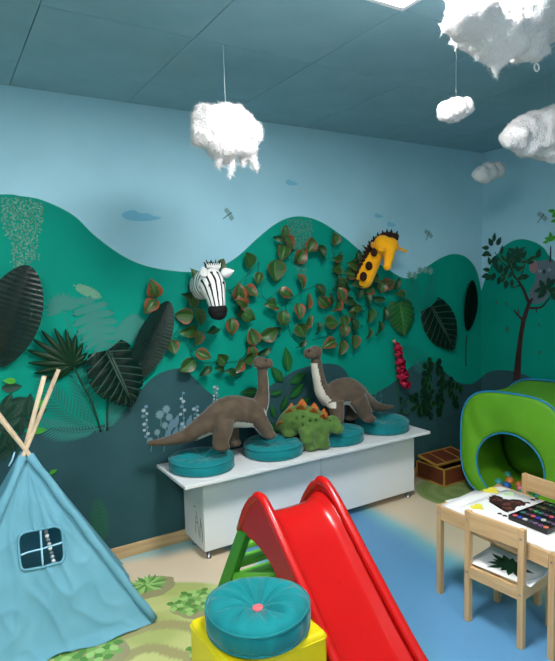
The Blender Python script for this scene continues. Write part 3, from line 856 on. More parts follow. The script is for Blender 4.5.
sprig('hanging_ivy', 'hanging strands of small dark ivy leaves above the chest', [(q, g, .072) for q, g in IVW], FB, 'B', IV, .05, M_stemdark, 'artificial ivy',
    stem=[[(3.356, 0.935), (3.345, 0.765), (3.276, 0.546)], [(3.471, 0.916), (3.505, 0.705), (3.447, 0.488)], [(3.612, 0.751), (3.648, 0.527)]], d=.01)
# tall reed prints above the chest
mb = MB()
for st in [[(3.251, 0.139), (3.242, 0.276), (3.225, 0.414)], [(3.276, 0.134), (3.285, 0.251), (3.265, 0.373)], [(3.299, 0.13), (3.305, 0.237), (3.277, 0.35)], [(3.324, 0.125), (3.333, 0.214), (3.358, 0.301)], [(3.364, 0.117), (3.366, 0.221), (3.349, 0.328)], [(3.372, 0.116), (3.374, 0.176), (3.36, 0.24)], [(3.409, 0.109), (3.412, 0.242), (3.413, 0.375)], [(3.434, 0.104), (3.432, 0.165), (3.409, 0.23)], [(3.47, 0.097), (3.478, 0.239), (3.448, 0.387)], [(3.508, 0.089), (3.518, 0.215), (3.537, 0.339)], [(3.535, 0.084), (3.534, 0.212), (3.569, 0.332)], [(3.57, 0.078), (3.58, 0.15), (3.585, 0.223)], [(3.588, 0.074), (3.59, 0.18), (3.618, 0.28)], [(3.619, 0.068), (3.617, 0.201), (3.646, 0.327)], [(3.659, 0.061), (3.664, 0.16), (3.69, 0.256)], [(3.686, 0.056), (3.68, 0.16), (3.672, 0.264)], [(3.716, 0.05), (3.732, 0.122), (3.698, 0.204)]]:
    strip(mb, st, .012, .003, FB)
sticker('reed_sticker', 'dim green reed print on the wall above the chest', mb, mat('reed_print', S(28, 78, 70), .6))
mb = MB()
for st in [[(2.642, 0.606), (2.643, 0.68), (2.625, 0.757)], [(2.684, 0.6), (2.698, 0.691), (2.704, 0.783)], [(2.744, 0.591), (2.748, 0.673), (2.733, 0.757)], [(2.779, 0.586), (2.775, 0.662), (2.806, 0.734)], [(2.839, 0.577), (2.851, 0.695), (2.824, 0.818)]]:
    strip(mb, st, .004, .002, FB)
    for (a, b) in smoothline(st, 3):
        sticker_leaf(mb, a, b, 60, .018, .010, FB); sticker_leaf(mb, a, b, 120, .018, .010, FB)
sticker('flower_spike_sticker', 'thin pale green flower spike print behind the dinosaur tail by the foxglove', mb, M_fade)
# pale bud prints behind the first dinosaur's tail
rnd = random.Random(21)
for lab, base, top in (('pale budded flower spike print at the tail tip of the left dinosaur', (1.02, 0.651), (1.016, 0.881)), ('tall pale budded flower spike print behind the left dinosaur tail', (1.247, 0.636), (1.253, 0.922)),
        ('short pale budded flower spike print above the left dinosaur tail', (1.341, 0.683), (1.334, 0.83)), ('small pale budded flower spike print behind the left dinosaur back', (1.477, 0.822), (1.475, 0.945))):
    tt = thing('flower_spike_sticker', lab, 'wall sticker', FB(base[0], base[1], 0), 'pale flower spikes behind the bench')
    mb2 = MB(); strip(mb2, [base, ((base[0]+top[0])/2+.006, (base[1]+top[1])/2), top], .004, .003, FB); mb2.build('stem', M_bud2, tt)
    for k in range(10):
        t_ = .2+.8*k/9; x = base[0]+(top[0]-base[0])*t_+rnd.uniform(.004, .014)*(1 if k % 2 else -1); z = base[1]+(top[1]-base[1])*t_+rnd.uniform(-.006, .006); r = rnd.uniform(.007, .013)
        mb = MB(); mb.prism([(x+r*math.cos(a), z+r*.85*math.sin(a)) for a in [6.283*q/9 for q in range(9)]], FB, .003, .0052+.00003*k); mb.build('bud', M_bud if k % 3 else M_bud2, tt)
for c, r in (((1.147, 0.844), .028), ((1.105, 0.817), .030), ((1.163, 0.793), .026), ((1.133, 0.748), .024), ((1.084, 0.713), .022), ((1.119, 0.658), .024), ((1.039, 0.672), .020)):
    mb = MB()
    strip(mb, [c, (c[0]+.006, c[1]-.04), (c[0]+.0, c[1]-.07)], .003, .004, FB)
    for k in range(11):
        sticker_leaf(mb, c[0], c[1], k*32.7, r, r*.42, FB, .0050)
    sticker('puffball_flower_sticker', 'pale grey puffball flower print on the dark hill behind the left dinosaur tail', mb, M_bud3, 'wall sticker', 'puffball flower prints')
for c in ((1.179, 0.722), (1.212, 0.742), (1.203, 0.669), (1.249, 0.698), (1.297, 0.728), (1.158, 0.676), (1.274, 0.669)):
    mb = MB(); sticker_leaf(mb, c[0]-.02, c[1]-.02, 70, .085, .036, FB, .0049)
    sticker('blue_leaf_sticker', 'blue-grey leaf print behind the tail of the left plush dinosaur', mb, M_bud2, 'wall sticker', 'blue-grey leaf prints')
# fern print by the teepee foot
mb = MB(); frond(mb, (0.733, 0.107), (0.714, 0.379), .17, 13, FB, 0, .07)
sticker('fern_sticker', 'upright dark green fern print just above the baseboard beside the teepee', mb, M_fern)

# ------------------------------------------------------------------ pink foxglove
t = thing('foxglove_flower', 'tall artificial foxglove with crimson pink bells on the wall', 'artificial flower', (*(3.048, 0.523)[:1], YB, (3.048, 0.523)[1]))
ax = [((3.059, 0.513), .012), ((3.018, 0.685), .02), ((2.989, 0.885), .03), ((2.956, 1.136), .03)]
MB().tube(smoothline([(x, YB-d, z) for (x, z), d in ax], 6), .004, 6).build('stem', M_stem, t, True)
M_pink = mat('foxglove_pink', S(186, 22, 66), .5, .4, S(150, 14, 50), 30)
bell = MB().lathe([(.001, 0), (.010, .004), (.013, .018), (.016, .032), (.022, .040), (.019, .036), (.010, .02)], seg=10).mesh('bell', M_pink, True)
tipm = mat('foxglove_tip', S(196, 150, 120), .5)
rnd = random.Random(3)
P0 = Vector((*(3.014, 0.796), 0)); P1 = Vector((*(2.961, 1.097), 0))
for k in range(24):
    f = k/23; q = P0.lerp(P1, f); a = k*2.4
    off = .040*(1-.35*f)
    loc = Vector((q.x+off*math.cos(a), YB-.035-.018*(1+math.sin(a)), q.y))
    o = place('bell', bell, t, Matrix.Translation(loc) @ Matrix.Rotation(math.cos(a)*1.1, 4, 'Y') @ Matrix.Rotation(2.2+.4*math.sin(a), 4, 'X') @ Matrix.Diagonal((1.6-.65*f,)*3+(1,)))
mb = MB()
for k in range(5): mb.ball((P1.x+.008*math.cos(k*1.3), YB-.034, P1.y+.008+.008*k/2), .008, 8, 6)
mb.build('bud', tipm, t, True)
for k, (pp, ang) in enumerate((((3.029, 0.66), 150), ((3.07, 0.623), 40), ((3.028, 0.565), 200), ((3.08, 0.55), 340))):
    place('leaf', CL[0], t, wallmat('B', pp[0], pp[1], .03, ang, .07, 20))

# ------------------------------------------------------------------ tree and koala mural on the right wall
M_bark = mat('bark_print', S(62, 40, 38), .6, .3, S(50, 32, 32), 8)
M_koala = mat('koala_print', S(92, 106, 116), .6, .3); M_koala2 = mat('koala_print_dark', S(38, 44, 52), .6); M_koala3 = mat('koala_print_pale', S(158, 168, 172), .6); M_kpink = mat('koala_print_ear', S(140, 104, 112), .6)
t = thing('mural_tree', 'painted tree with dark brown trunk and small green leaves beside the corner', 'mural', FR((2.847, 0.705)[0], (2.847, 0.705)[1], 0))
mb = MB()
mb.prism([(2.886, 0.667), (2.876, 0.8), (2.862, 0.93), (2.835, 1.107), (2.814, 1.229), (2.784, 1.31), (2.758, 1.378), (2.72, 1.41), (2.711, 1.399), (2.74, 1.339), (2.775, 1.218), (2.798, 1.097), (2.81, 0.935), (2.812, 0.809), (2.809, 0.678)], FR, .001, .0038)
mb.build('trunk', M_bark, t)
mb = MB()
for st, w in (([(2.749, 1.375), (2.767, 1.406), (2.795, 1.469), (2.84, 1.536), (2.887, 1.589), (2.925, 1.695)], .03), ([(2.809, 1.238), (2.846, 1.268), (2.883, 1.307)], .022), ([(2.841, 1.276), (2.842, 1.317)], .012), ([(2.822, 1.509), (2.894, 1.485)], .012), ([(2.905, 1.63), (3.0, 1.698), (3.068, 1.783)], .012),
    ([(2.74, 1.328), (2.68, 1.329), (2.629, 1.346), (2.573, 1.412)], .022), ([(2.688, 1.329), (2.675, 1.29)], .014), ([(2.574, 1.681), (2.572, 1.801)], .016), ([(2.841, 1.541), (2.797, 1.643), (2.781, 1.72)], .012)):
    strip(mb, st, w, w*.45, FR, .0036, .0026)
mb.build('branch', M_bark, t)
M_tleaf = leafmat('tree_leaf_print', S(22, 64, 44), S(64, 120, 76), .75, 1.1, .5)
TL = [blade(.5, w_leaf, .0, 0, 0, 0, 4, 6).mesh('leaf', M_tleaf), blade(.6, w_leaf, .0, 0, 0, 0, 4, 6).mesh('leaf', M_lclimb)]
TLW = [((3.224, 1.824), 175), ((3.175, 1.771), 200), ((3.127, 1.769), 330), ((3.107, 1.869), 120), ((3.07, 1.906), 80), ((3.027, 1.87), 60), ((3.118, 1.712), 110), ((3.071, 1.723), 60), ((2.996, 1.797), 80), ((3.055, 1.676), 130), ((3.15, 1.64), 170), ((3.173, 1.587), 190), ((3.125, 1.572), 210), ((3.078, 1.578), 240), ((3.024, 1.629), 150), ((3.023, 1.544), 250), ((2.978, 1.563), 60), ((2.955, 1.511), 260), ((2.899, 1.517), 270), ((2.949, 1.64), 50), ((2.978, 1.596), 200), ((2.942, 1.711), 170), ((2.907, 1.792), 160), ((2.899, 1.753), 30), ((2.905, 1.703), 220), ((2.856, 1.782), 100), ((2.792, 1.748), 60), ((2.84, 1.706), 340), ((2.784, 1.691), 0), ((2.854, 1.644), 150), ((2.818, 1.643), 20), ((2.782, 1.573), 10), ((2.831, 1.561), 200), ((2.883, 1.67), 270), ((2.715, 1.719), 10), ((2.669, 1.753), 70), ((2.927, 1.672), 120), ((2.869, 1.726), 45), ((2.813, 1.786), 40), ((3.002, 1.648), 80), ((3.045, 1.709), 70), ((2.935, 1.749), 100), ((2.987, 1.732), 130), ((2.827, 1.743), 200), ((2.911, 1.594), 230), ((2.742, 1.69), 350), ((2.671, 1.467), 200), ((2.638, 1.515), 120), ((2.592, 1.491), 0), ((2.554, 1.527), 40), ((2.565, 1.467), 300), ((2.643, 1.43), 220), ((2.527, 1.467), 330), ((2.618, 1.467), 90), ((2.539, 1.419), 300), ((2.58, 1.533), 100), ((2.508, 1.443), 20), ((2.483, 1.479), 40), ((2.476, 1.408), 330)]
for k, (q, g) in enumerate(TLW):
    place('leaf', TL[k % 2], t, wallmat('R', min(q[0], YB-.04), q[1], .0055+.0008*(k % 5), g, .078))
for (q, g, L) in (((2.569, 2.061), 170, .06), ((2.551, 1.985), 190, .05), ((2.536, 2.035), 40, .07), ((2.589, 1.854), 160, .07), ((2.573, 1.875), 95, .07), ((2.549, 1.859), 40, .06), ((2.613, 1.833), 190, .05)):
    place('sprig_leaf', BR[0], t, wallmat('R', q[0], q[1], .006, g, L))
k = thing('mural_koala', 'painted grey koala clinging to the mural tree', 'mural', FR((2.647, 1.392)[0], (2.647, 1.392)[1], 0))
MB().prism(smoothline([(2.736, 1.641), (2.711, 1.686), (2.66, 1.692), (2.594, 1.697), (2.53, 1.679), (2.496, 1.603), (2.519, 1.529), (2.566, 1.492), (2.581, 1.424), (2.647, 1.369), (2.715, 1.367), (2.75, 1.438), (2.708, 1.516), (2.692, 1.578)], 4, True), FR, .001, .0030).build('koala_body', M_koala, k)
MB().prism(smoothline([(2.737, 1.687), (2.694, 1.693), (2.676, 1.639), (2.71, 1.601), (2.745, 1.633)], 4, True), FR, .001, .0042).build('koala_ear', M_kpink, k)
for q in ((2.659, 1.615), (2.581, 1.621)):
    mb = MB(); mb.prism([(q[0]+.014*math.cos(a), q[1]+.011*math.sin(a)) for a in [6.283*i/12 for i in range(12)]], FR, .001, .0042); e = mb.build('koala_eye', M_koala3, k)
    MB().prism([(q[0]+.006*math.cos(a), q[1]+.006*math.sin(a)) for a in [6.283*i/10 for i in range(10)]], FR, .001, .0050).build('koala_pupil', M_koala2, e)
q = (2.622, 1.61)
MB().prism([(q[0]+.012*math.cos(a), q[1]+.018*math.sin(a)) for a in [6.283*i/12 for i in range(12)]], FR, .001, .0046).build('koala_nose', M_koala2, k)
for (q, g, L) in (((2.942, 1.174), 270, .06), ((2.661, 1.213), 260, .035), ((2.649, 1.003), 270, .045), ((3.055, 1.385), 250, .04), ((2.949, 1.338), 80, .04)):
    mb = MB(); sticker_leaf(mb, q[0], q[1], g, L, L*.5, FR, .0036)
    tag(mb.build('falling_leaf_print', M_fern), 'small dark green falling leaf painted beside the mural tree', 'mural', 'falling leaf prints by the tree')

# ------------------------------------------------------------------ ceiling light panels: one in view, the rest unseen, added as fill
M_lampframe = mat('lamp_frame', S(225, 228, 230), .4)
def lamp_mat(name, st):
    m = bpy.data.materials.new(name); m.use_nodes = True; nt = m.node_tree
    nt.nodes.clear()
    e = nt.nodes.new('ShaderNodeEmission'); e.inputs[0].default_value = (1.0, .98, .95, 1); e.inputs[1].default_value = st
    o = nt.nodes.new('ShaderNodeOutputMaterial'); nt.links.new(e.outputs[0], o.inputs[0])
    return m
for i, (lx, ly) in enumerate(LAMP_TILES):
    t = thing('ceiling_light', ('square recessed light panel in the tiled ceiling above the slide', 'unseen fill light panel added to the tiled ceiling near the teepee side',
        'unseen fill light panel added to the ceiling behind the play table side', 'unseen fill light panel added to the rear ceiling corner')[i], 'ceiling light', (lx+.3, ly+.3, ZC), 'ceiling light panels')
    mb = MB()
    for sx, sy, w, d in ((0, .288, .6, .024), (0, -.288, .6, .024), (.288, 0, .024, .552), (-.288, 0, .024, .552)):
        mb.box((lx+.3+sx, ly+.3+sy, ZC+.003), (w-.004, d-.002, .018))
    mb.build('frame', M_lampframe, t)
    MB().box((lx+.3, ly+.3, ZC+.006), (.55, .55, .006)).build('diffuser', lamp_mat('lamp_diffuser_%d' % i, (PANEL_MAIN, PANEL_MAIN*.50, PANEL_FILL, PANEL_FILL)[i]), t)

# ------------------------------------------------------------------ zebra head on the wall
def zebra_mat():
    m = bpy.data.materials.new('zebra_stripes'); m.use_nodes = True; nt = m.node_tree; b = nt.nodes['Principled BSDF']
    b.inputs['Roughness'].default_value = .7; b.inputs['Specular IOR Level'].default_value = .2
    uv = nt.nodes.new('ShaderNodeUVMap'); sep = nt.nodes.new('ShaderNodeSeparateXYZ'); nt.links.new(uv.outputs[0], sep.inputs[0])
    tc = nt.nodes.new('ShaderNodeTexCoord'); n = nt.nodes.new('ShaderNodeTexNoise'); n.inputs['Scale'].default_value = 9; nt.links.new(tc.outputs['Object'], n.inputs['Vector'])
    def M(op, a, bb=None):
        q = nt.nodes.new('ShaderNodeMath'); q.operation = op
        for i, v in enumerate((a, bb)):
            if v is None: continue
            if isinstance(v, (int, float)): q.inputs[i].default_value = v
            else: nt.links.new(v, q.inputs[i])
        return q.outputs[0]
    nn = M('MULTIPLY', M('SUBTRACT', n.outputs['Fac'], .5), 4.0)
    rings = M('SINE', M('ADD', M('MULTIPLY', sep.outputs[1], 74.0), M('MULTIPLY', nn, 1.2)))
    lng = M('SINE', M('ADD', M('MULTIPLY', sep.outputs[0], 6.2832*13), M('MULTIPLY', nn, 1.0)))
    f = nt.nodes.new('ShaderNodeMapRange'); f.inputs['From Min'].default_value = .52; f.inputs['From Max'].default_value = .60; nt.links.new(sep.outputs[1], f.inputs['Value'])
    mx = nt.nodes.new('ShaderNodeMix'); nt.links.new(f.outputs[0], mx.inputs[0]); nt.links.new(rings, mx.inputs[2]); nt.links.new(lng, mx.inputs[3])
    r = nt.nodes.new('ShaderNodeValToRGB'); r.color_ramp.elements[0].position = .20; r.color_ramp.elements[0].color = S(22, 22, 24)
    r.color_ramp.elements[1].position = .30; r.color_ramp.elements[1].color = S(232, 232, 230)
    nt.links.new(M('ADD', M('MULTIPLY', mx.outputs[0], .5), .5), r.inputs['Fac']); nt.links.new(r.outputs[0], b.inputs['Base Color'])
    return m
M_zebra = zebra_mat(); M_black = mat('black_felt', S(18, 18, 20), .8, .2, bump=.1); M_white = mat('white_felt', S(230, 230, 228), .8, .2)
M_eye = mat('glossy_eye', S(10, 10, 10), .15, .6)
zb = (1.414, 3.19, 1.551)
t = thing('zebra_head', 'black and white striped plush zebra head mounted on the wall', 'wall trophy', (zb[0], YB, zb[2]))
path = smoothline([(1.387, 3.188, 1.57), (1.386, 3.14, 1.576), (1.381, 3.07, 1.588), (1.383, 3.01, 1.59), (1.38, 2.965, 1.558), (1.382, 2.94, 1.501), (1.384, 2.93, 1.455)], 7)
rk = [.075, .082, .088, .092, .082, .062, .052]
n = len(path); rr = []
for i in range(n):
    f = i/(n-1)*6; k = min(5, int(f)); rr.append(rk[k]+(rk[k+1]-rk[k])*(f-k))
MB().tube(path, rr, 40, squash=.86).build('head', M_zebra, t, True)
MB().ball((1.383, 2.925, 1.435), (.058, .052, .047)).ball((1.383, 2.92, 1.415), (.05, .045, .036)).build('muzzle', M_black, t, True)
def ear(base, tip, w, m, nm, par):
    B, T = Vector(base), Vector(tip); ax = (T-B); L = ax.length
    side = ax.cross(Vector((0, -1, 0))).normalized(); out = side.cross(ax).normalized()
    def fn(u, v):
        a = (u-.5)*2; h = w*math.sin(math.pi*(.12+.88*v)**.8)*(1 if v < .98 else .2)
        return B+ax*v+side*a*h+out*(-abs(a)*h*.7)
    return MB().grid(fn, 6, 8).build(nm, m, par, True, solid=.006)
ear((1.454, 3.0, 1.638), (1.519, 2.97, 1.662), .030, M_white, 'ear', t)
ear((1.323, 2.93, 1.633), (1.296, 2.92, 1.684), .026, M_white, 'ear', t)
for q in ((1.331, 2.905, 1.582), (1.413, 2.905, 1.591)):
    MB().ball(q, .0095, 10, 7).build('eye', M_eye, t, True)
mb = MB()
for k in range(9):
    f = k/8; b0 = Vector((1.385, 3.03, 1.666)).lerp(Vector((1.429, 3.0, 1.667)), f)
    mb.tube([b0, b0+Vector((.004*(k-4), -.006, .022)), b0+Vector((.008*(k-4), -.004, .05+.012*(k % 2)))], [.010, .009, .002], 6)
mb.build('mane', M_black, t, True)
mb = MB()
for k in range(7):
    f = (k+.5)/7; b0 = Vector((1.381, 3.02, 1.666)).lerp(Vector((1.427, 2.995, 1.667)), f)
    mb.tube([b0, b0+Vector((.004*(k-3), -.006, .02)), b0+Vector((.007*(k-3), -.004, .042))], [.009, .008, .002], 6)
mb.build('mane_tuft', M_white, t, True)
MB().lathe([(.001, 0), (.068, 0), (.068, .02), (.001, .02)], seg=28).build('mounting_plate', M_black, t).matrix_basis = Matrix.Translation(Vector(((1.388, 3.19, 1.57)[0], YB-.001, (1.388, 3.19, 1.57)[2]))) @ Matrix.Rotation(math.pi/2, 4, 'X')

# ------------------------------------------------------------------ giraffe head on the wall
M_yel = mat('giraffe_plush', S(250, 176, 20), .85, .2, S(244, 166, 14), 20, .15, 180, sheen=.3)
M_brn = mat('brown_felt', S(46, 24, 18), .85, .2, bump=.15, bscale=150)
gb = (2.693, 3.19, 1.576)
t = thing('giraffe_head', 'yellow plush giraffe head with brown spots and mane mounted on the wall', 'wall trophy', (gb[0], YB, gb[2]))
gpath = [(2.628, 3.125, 1.569), (2.668, 3.115, 1.668), (2.704, 3.09, 1.766), (2.725, 3.05, 1.828)]
organic('head', [('tube', smoothline(gpath, 4), [.062+.010*math.sin(math.pi*k/12) for k in range(13)]),
    ('ball', (2.642, 3.13, 1.583), .062), ('ball', (2.726, 3.03, 1.826), .072), ('ball', (2.774, 3.0, 1.818), .062),
    ('tube', [(2.755, 2.99, 1.817), (2.727, 2.96, 1.739), (2.703, 2.95, 1.676)], [.052, .036, .026]), ('ball', (2.696, 2.945, 1.669), (.030, .028, .025)),
    ('tube', [(2.812, 3.0, 1.818), (2.85, 2.99, 1.804), (2.898, 2.98, 1.782)], [.014, .011, .011]), ('ball', (2.903, 2.98, 1.78), .014),
    ('tube', [(2.831, 3.02, 1.841), (2.869, 3.02, 1.877)], [.018, .012])], .007, M_yel, 5, t)
ear((2.653, 2.98, 1.802), (2.681, 2.94, 1.782), .016, M_yel, 'ear', t)
ear((2.662, 3.02, 1.818), (2.59, 2.99, 1.836), .02, M_yel, 'ear', t)
for q, r in (((2.587, 3.07, 1.608), .033), ((2.617, 3.045, 1.681), .032), ((2.636, 3.012, 1.773), .029)):
    MB().ball(q, (r, .012, r), 16, 8).build('spot', M_brn, t, True)
mb = MB()
mpts = smoothline([(2.589, 3.15, 1.578), (2.598, 3.12, 1.669), (2.621, 3.08, 1.773), (2.661, 3.05, 1.841), (2.717, 3.03, 1.882), (2.765, 3.0, 1.895), (2.841, 3.0, 1.882)], 4)
for k, q in enumerate(mpts):
    q = Vector(q); c = Vector((2.752, 3.05, 1.708)); d = (q-c); d.y = 0; d.normalize()
    mb.tube([q-d*.02, q+d*.012, q+d*(.028+.010*(k % 2))+Vector((.004*math.sin(k*2), 0, .004*math.cos(k*3)))], [.016, .012, .003], 6)
mb.build('mane', M_brn, t, True)
for q in ((2.686, 2.965, 1.794), (2.76, 2.955, 1.787)):
    MB().ball(q, .006, 8, 6).build('eye', M_eye, t, True)
MB().lathe([(.001, 0), (.045, 0), (.045, .04), (.001, .04)], seg=24).build('mounting_plate', M_brn, t).matrix_basis = Matrix.Translation(Vector((gb[0], YB-.001, gb[2]))) @ Matrix.Rotation(math.pi/2, 4, 'X')

# ------------------------------------------------------------------ white bench: two cabinets and one continuous top
M_lam = mat('white_laminate', S(222, 224, 226), .35, .4, S(218, 221, 224), 3)
M_gap = mat('shadow_black', S(24, 26, 28), .7, .2)
M_steel = mat('brushed_steel', S(150, 152, 155), .35, .5, metal=.9)
BXL, BXR, BYF, BZ0, BZT = 1.228, 2.882, 2.882, .052, .497
xm = 2.055
for i, (x0, x1, lab) in enumerate(((BXL, xm, 'white flat-front low cabinet under the left half of the bench top'), (xm, BXR, 'white flat-front low cabinet under the right half of the bench top'))):
    t = thing('low_cabinet', lab, 'cabinet', ((x0+x1)/2, 3.02, 0), 'low cabinets under the bench top')
    x0 += .0008; x1 -= .0008
    MB().box(((x0+x1)/2, (BYF+.018+YB-.02)/2, (BZ0+BZT)/2), (x1-x0, YB-.02-BYF-.018, BZT-BZ0)).build('body', M_lam, t, bevel=.0015)
    MB().box(((x0+x1)/2, BYF+.009, (BZ0+BZT)/2-.001), (x1-x0-.002, .017, BZT-BZ0-.006)).build('door', M_lam, t, bevel=.0015)
    for lx in (x0+.035, x1-.035):
        for ly in (BYF+.03, YB-.08):
            MB().lathe([(.001, 0), (.016, 0), (.016, .006), (.011, .008), (.011, BZ0), (.001, BZ0)], (lx, ly, 0), 14).build('leg', M_steel, t, True)
    if i == 0:
        # small line drawing on the side panel
        mb = MB()
        def FS(a, b, d): return (x0-d, a, b)
        for st in ([(3.01, .12), (3.005, .19), (2.99, .235), (2.975, .19), (2.965, .125)], [(3.005, .19), (2.975, .195)], [(2.99, .235), (2.992, .262)], [(2.95, .11), (2.945, .17), (2.93, .21), (2.915, .16), (2.913, .10)], [(2.93, .21), (2.932, .24)], [(3.03, .28), (3.01, .285), (3.0, .28)]):
            strip(mb, st, .006, .004, FS, .0008, .0007)
        mb.build('line_drawing', mat('ink_print', S(70, 72, 76), .6), t)
tag(MB().box(((1.07+2.905)/2, (2.748+YB-.004)/2, BZT+.0105), (2.905-1.07, YB-.004-2.748, .02)).build('bench_top', M_lam, bevel=.003), 'long white bench top carrying the cushions and plush dinosaurs', 'bench top')
BT = BZT+.0205

# ------------------------------------------------------------------ round cushions
M_vel = mat('teal_velvet', S(4, 124, 130), .75, .2, S(3, 112, 119), 7, .08, 140, sheen=.28)
M_btn = mat('pink_button', S(226, 96, 104), .7, .3)
def cushion(label, x, y, z, R=.19, h=.088, tilt=(0, 0), group='round velvet cushions', rot=0.0, sag=0.0, amp=1.0):
    t = thing('round_cushion', label, 'cushion', (x, y, z), group, False)
    t.rotation_euler = (tilt[0], tilt[1], rot)
    prof = [(.001, 0.0), (.6, 0.0), (.88, .02), (.97, .12), (1.0, .32), (1.0, .6), (.97, .8), (.90, .93), (.78, 1.0), (.62, 1.0), (.46, .95), (.32, .87), (.2, .77), (.12, .68), (.06, .62), (.001, .60)]
    rnd = random.Random(int(x*1000)); ph = [rnd.uniform(0, 6.28) for _ in range(4)]
    def fn(r, z_, a):
        w = math.sin(math.pi*min(1, max(0, (r/R-.05)/.85)))**1.2 if z_ > .55*h else 0
        zz = z_+.0055*amp*w*(math.sin(13*a+ph[0]+.8*math.sin(3*a))+.5*math.sin(22*a+ph[1]))+.004*w*math.sin(3*a+ph[2])-.011*amp*(1-abs(math.sin(5.5*a+ph[2])))**5*(math.sin(math.pi*min(1, max(0, r/R-.02)/.72)) if z_ > .55*h else 0)+.004*math.sin(2*a+ph[3])*(1 if z_ > .3*h else 0)
        k = 1+.010*amp*math.sin(17*a+ph[3]+2*math.sin(4*a))*(1 if .2*h < z_ < .7*h else .3)+.012*math.sin(3*a+ph[1])
        return r*k, zz - sag*w*.01
    MB().lathe([(r*R, q*h) for r, q in prof], seg=90, fn=fn).build('pad', M_vel, t, True, weld=True)
    for zz, rr in ((.80, .985), (.10, .975)):
        MB().loop_tube([(R*rr*math.cos(a)*(1+.012*math.sin(3*a+ph[1])), R*rr*math.sin(a)*(1+.012*math.sin(3*a+ph[1])), zz*h+(.004*math.sin(2*a+ph[3]) if zz > .3 else .002)) for a in [6.2832*k/60 for k in range(60)]], .0042, 6).build('piping', M_vel, t, True)
    MB().ball((0, 0, .62*h+.004), (.022, .022, .009), 16, 8).build('button', M_btn if amp > 1 else M_vel, t, True)
    return t
cushion('round teal velvet cushion at the left bench end under hind dinosaur feet', 1.278, 2.990, BT, .192, .078)
cushion('round teal velvet cushion on the bench under the front foot of the left dinosaur', 1.755, 2.975, BT, .188, .082, rot=1)
cushion('round teal velvet cushion on the bench behind the green plush dinosaur', 2.245, 2.975, BT, .188, .082, rot=2)
cushion('round teal velvet cushion at the right end of the bench under the dinosaur tail', 2.675, 2.990, BT, .192, .080, rot=3)

# ------------------------------------------------------------------ plush dinosaurs
M_plush = mat('brown_plush', S(92, 80, 68), .95, .1, S(78, 67, 56), 16, .35, 140, sheen=.3)
M_belly = mat('cream_plush', S(206, 200, 188), .95, .1, S(194, 188, 176), 16, .25, 140, sheen=.5)
M_gplush = mat('green_plush', S(88, 120, 62), .95, .1, S(70, 102, 48), 28, .35, 140, sheen=.3)
M_oplush = mat('orange_felt', S(178, 104, 48), .9, .1, S(160, 88, 40), 20, .2, 150)
t = thing('long_necked_dinosaur', 'brown plush long-necked dinosaur facing right on the left cushions', 'plush toy', (1.5, 2.97, BT+.08), 'long-necked plush dinosaurs')
Y = 2.96
b = organic('body', [
    ('tube', smoothline([(0.963, 3.02, 0.708), (1.07, 3.01, 0.703), (1.188, 3.0, 0.717), (1.288, 2.98, 0.764), (1.39, 2.96, 0.818)], 4), [.014+.072*(k/16)**1.25 for k in range(17)]),
    ('tube', smoothline([(1.35, 2.96, 0.8), (1.443, 2.96, 0.834), (1.549, 2.96, 0.812), (1.631, 2.96, 0.788)], 4), [.078, .082, .086, .088, .092, .094, .095, .095, .094, .092, .088, .082, .074]),
    ('tube', smoothline([(1.625, 2.96, 0.801), (1.673, 2.96, 0.869), (1.687, 2.96, 0.961), (1.683, 2.96, 1.054)], 4), [.072, .066, .060, .054, .048, .043, .039, .036, .034, .033, .032, .031, .031]),
    ('ball', (1.667, 2.955, 1.1), (.046, .046, .040)), ('ball', (1.714, 2.945, 1.093), (.036, .038, .032)), ('ball', (1.635, 2.94, 1.123), (.016, .012, .014)),
    ('tube', [(1.386, 2.9, 0.801), (1.369, 2.885, 0.736), (1.346, 2.88, 0.676), (1.342, 2.88, 0.659)], [.062, .056, .046, .046]), ('ball', (1.352, 2.868, 0.654), (.050, .05, .025)),
    ('tube', [(1.475, 3.03, 0.76), (1.497, 3.04, 0.68), (1.501, 3.04, 0.617)], [.06, .05, .044]), ('ball', (1.51, 3.03, 0.611), (.048, .048, .024)),
    ('tube', [(1.598, 2.9, 0.804), (1.629, 2.885, 0.741), (1.666, 2.88, 0.687)], [.058, .048, .042]), ('ball', (1.675, 2.872, 0.669), (.044, .045, .025)),
    ('tube', [(1.665, 3.02, 0.771), (1.697, 3.03, 0.701), (1.724, 3.03, 0.651)], [.054, .046, .042]), ('ball', (1.733, 3.02, 0.645), (.044, .045, .025))], .009, M_plush, 6, t)
zlo = (1.492, 2.96, 0.723)[2]
def d1test(c, nn):
    if c.x > (1.597, 2.96, 1.002)[0] and c.z > (1.674, 2.96, 0.794)[2] and c.z < (1.682, 2.96, 1.048)[2]:
        return nn.x > .62
    return nn.z < -.55 and c.z > zlo-.06 and c.x < (1.634, 2.96, 0.874)[0] and c.x > (1.242, 2.96, 0.927)[0] and abs(c.y-2.965) < .085
patch(b, 'belly_panel', d1test, M_belly, t)
for q in ((1.681, 2.905, 1.122), ):
    MB().ball(q, .006, 8, 6).build('eye', M_eye, t, True)

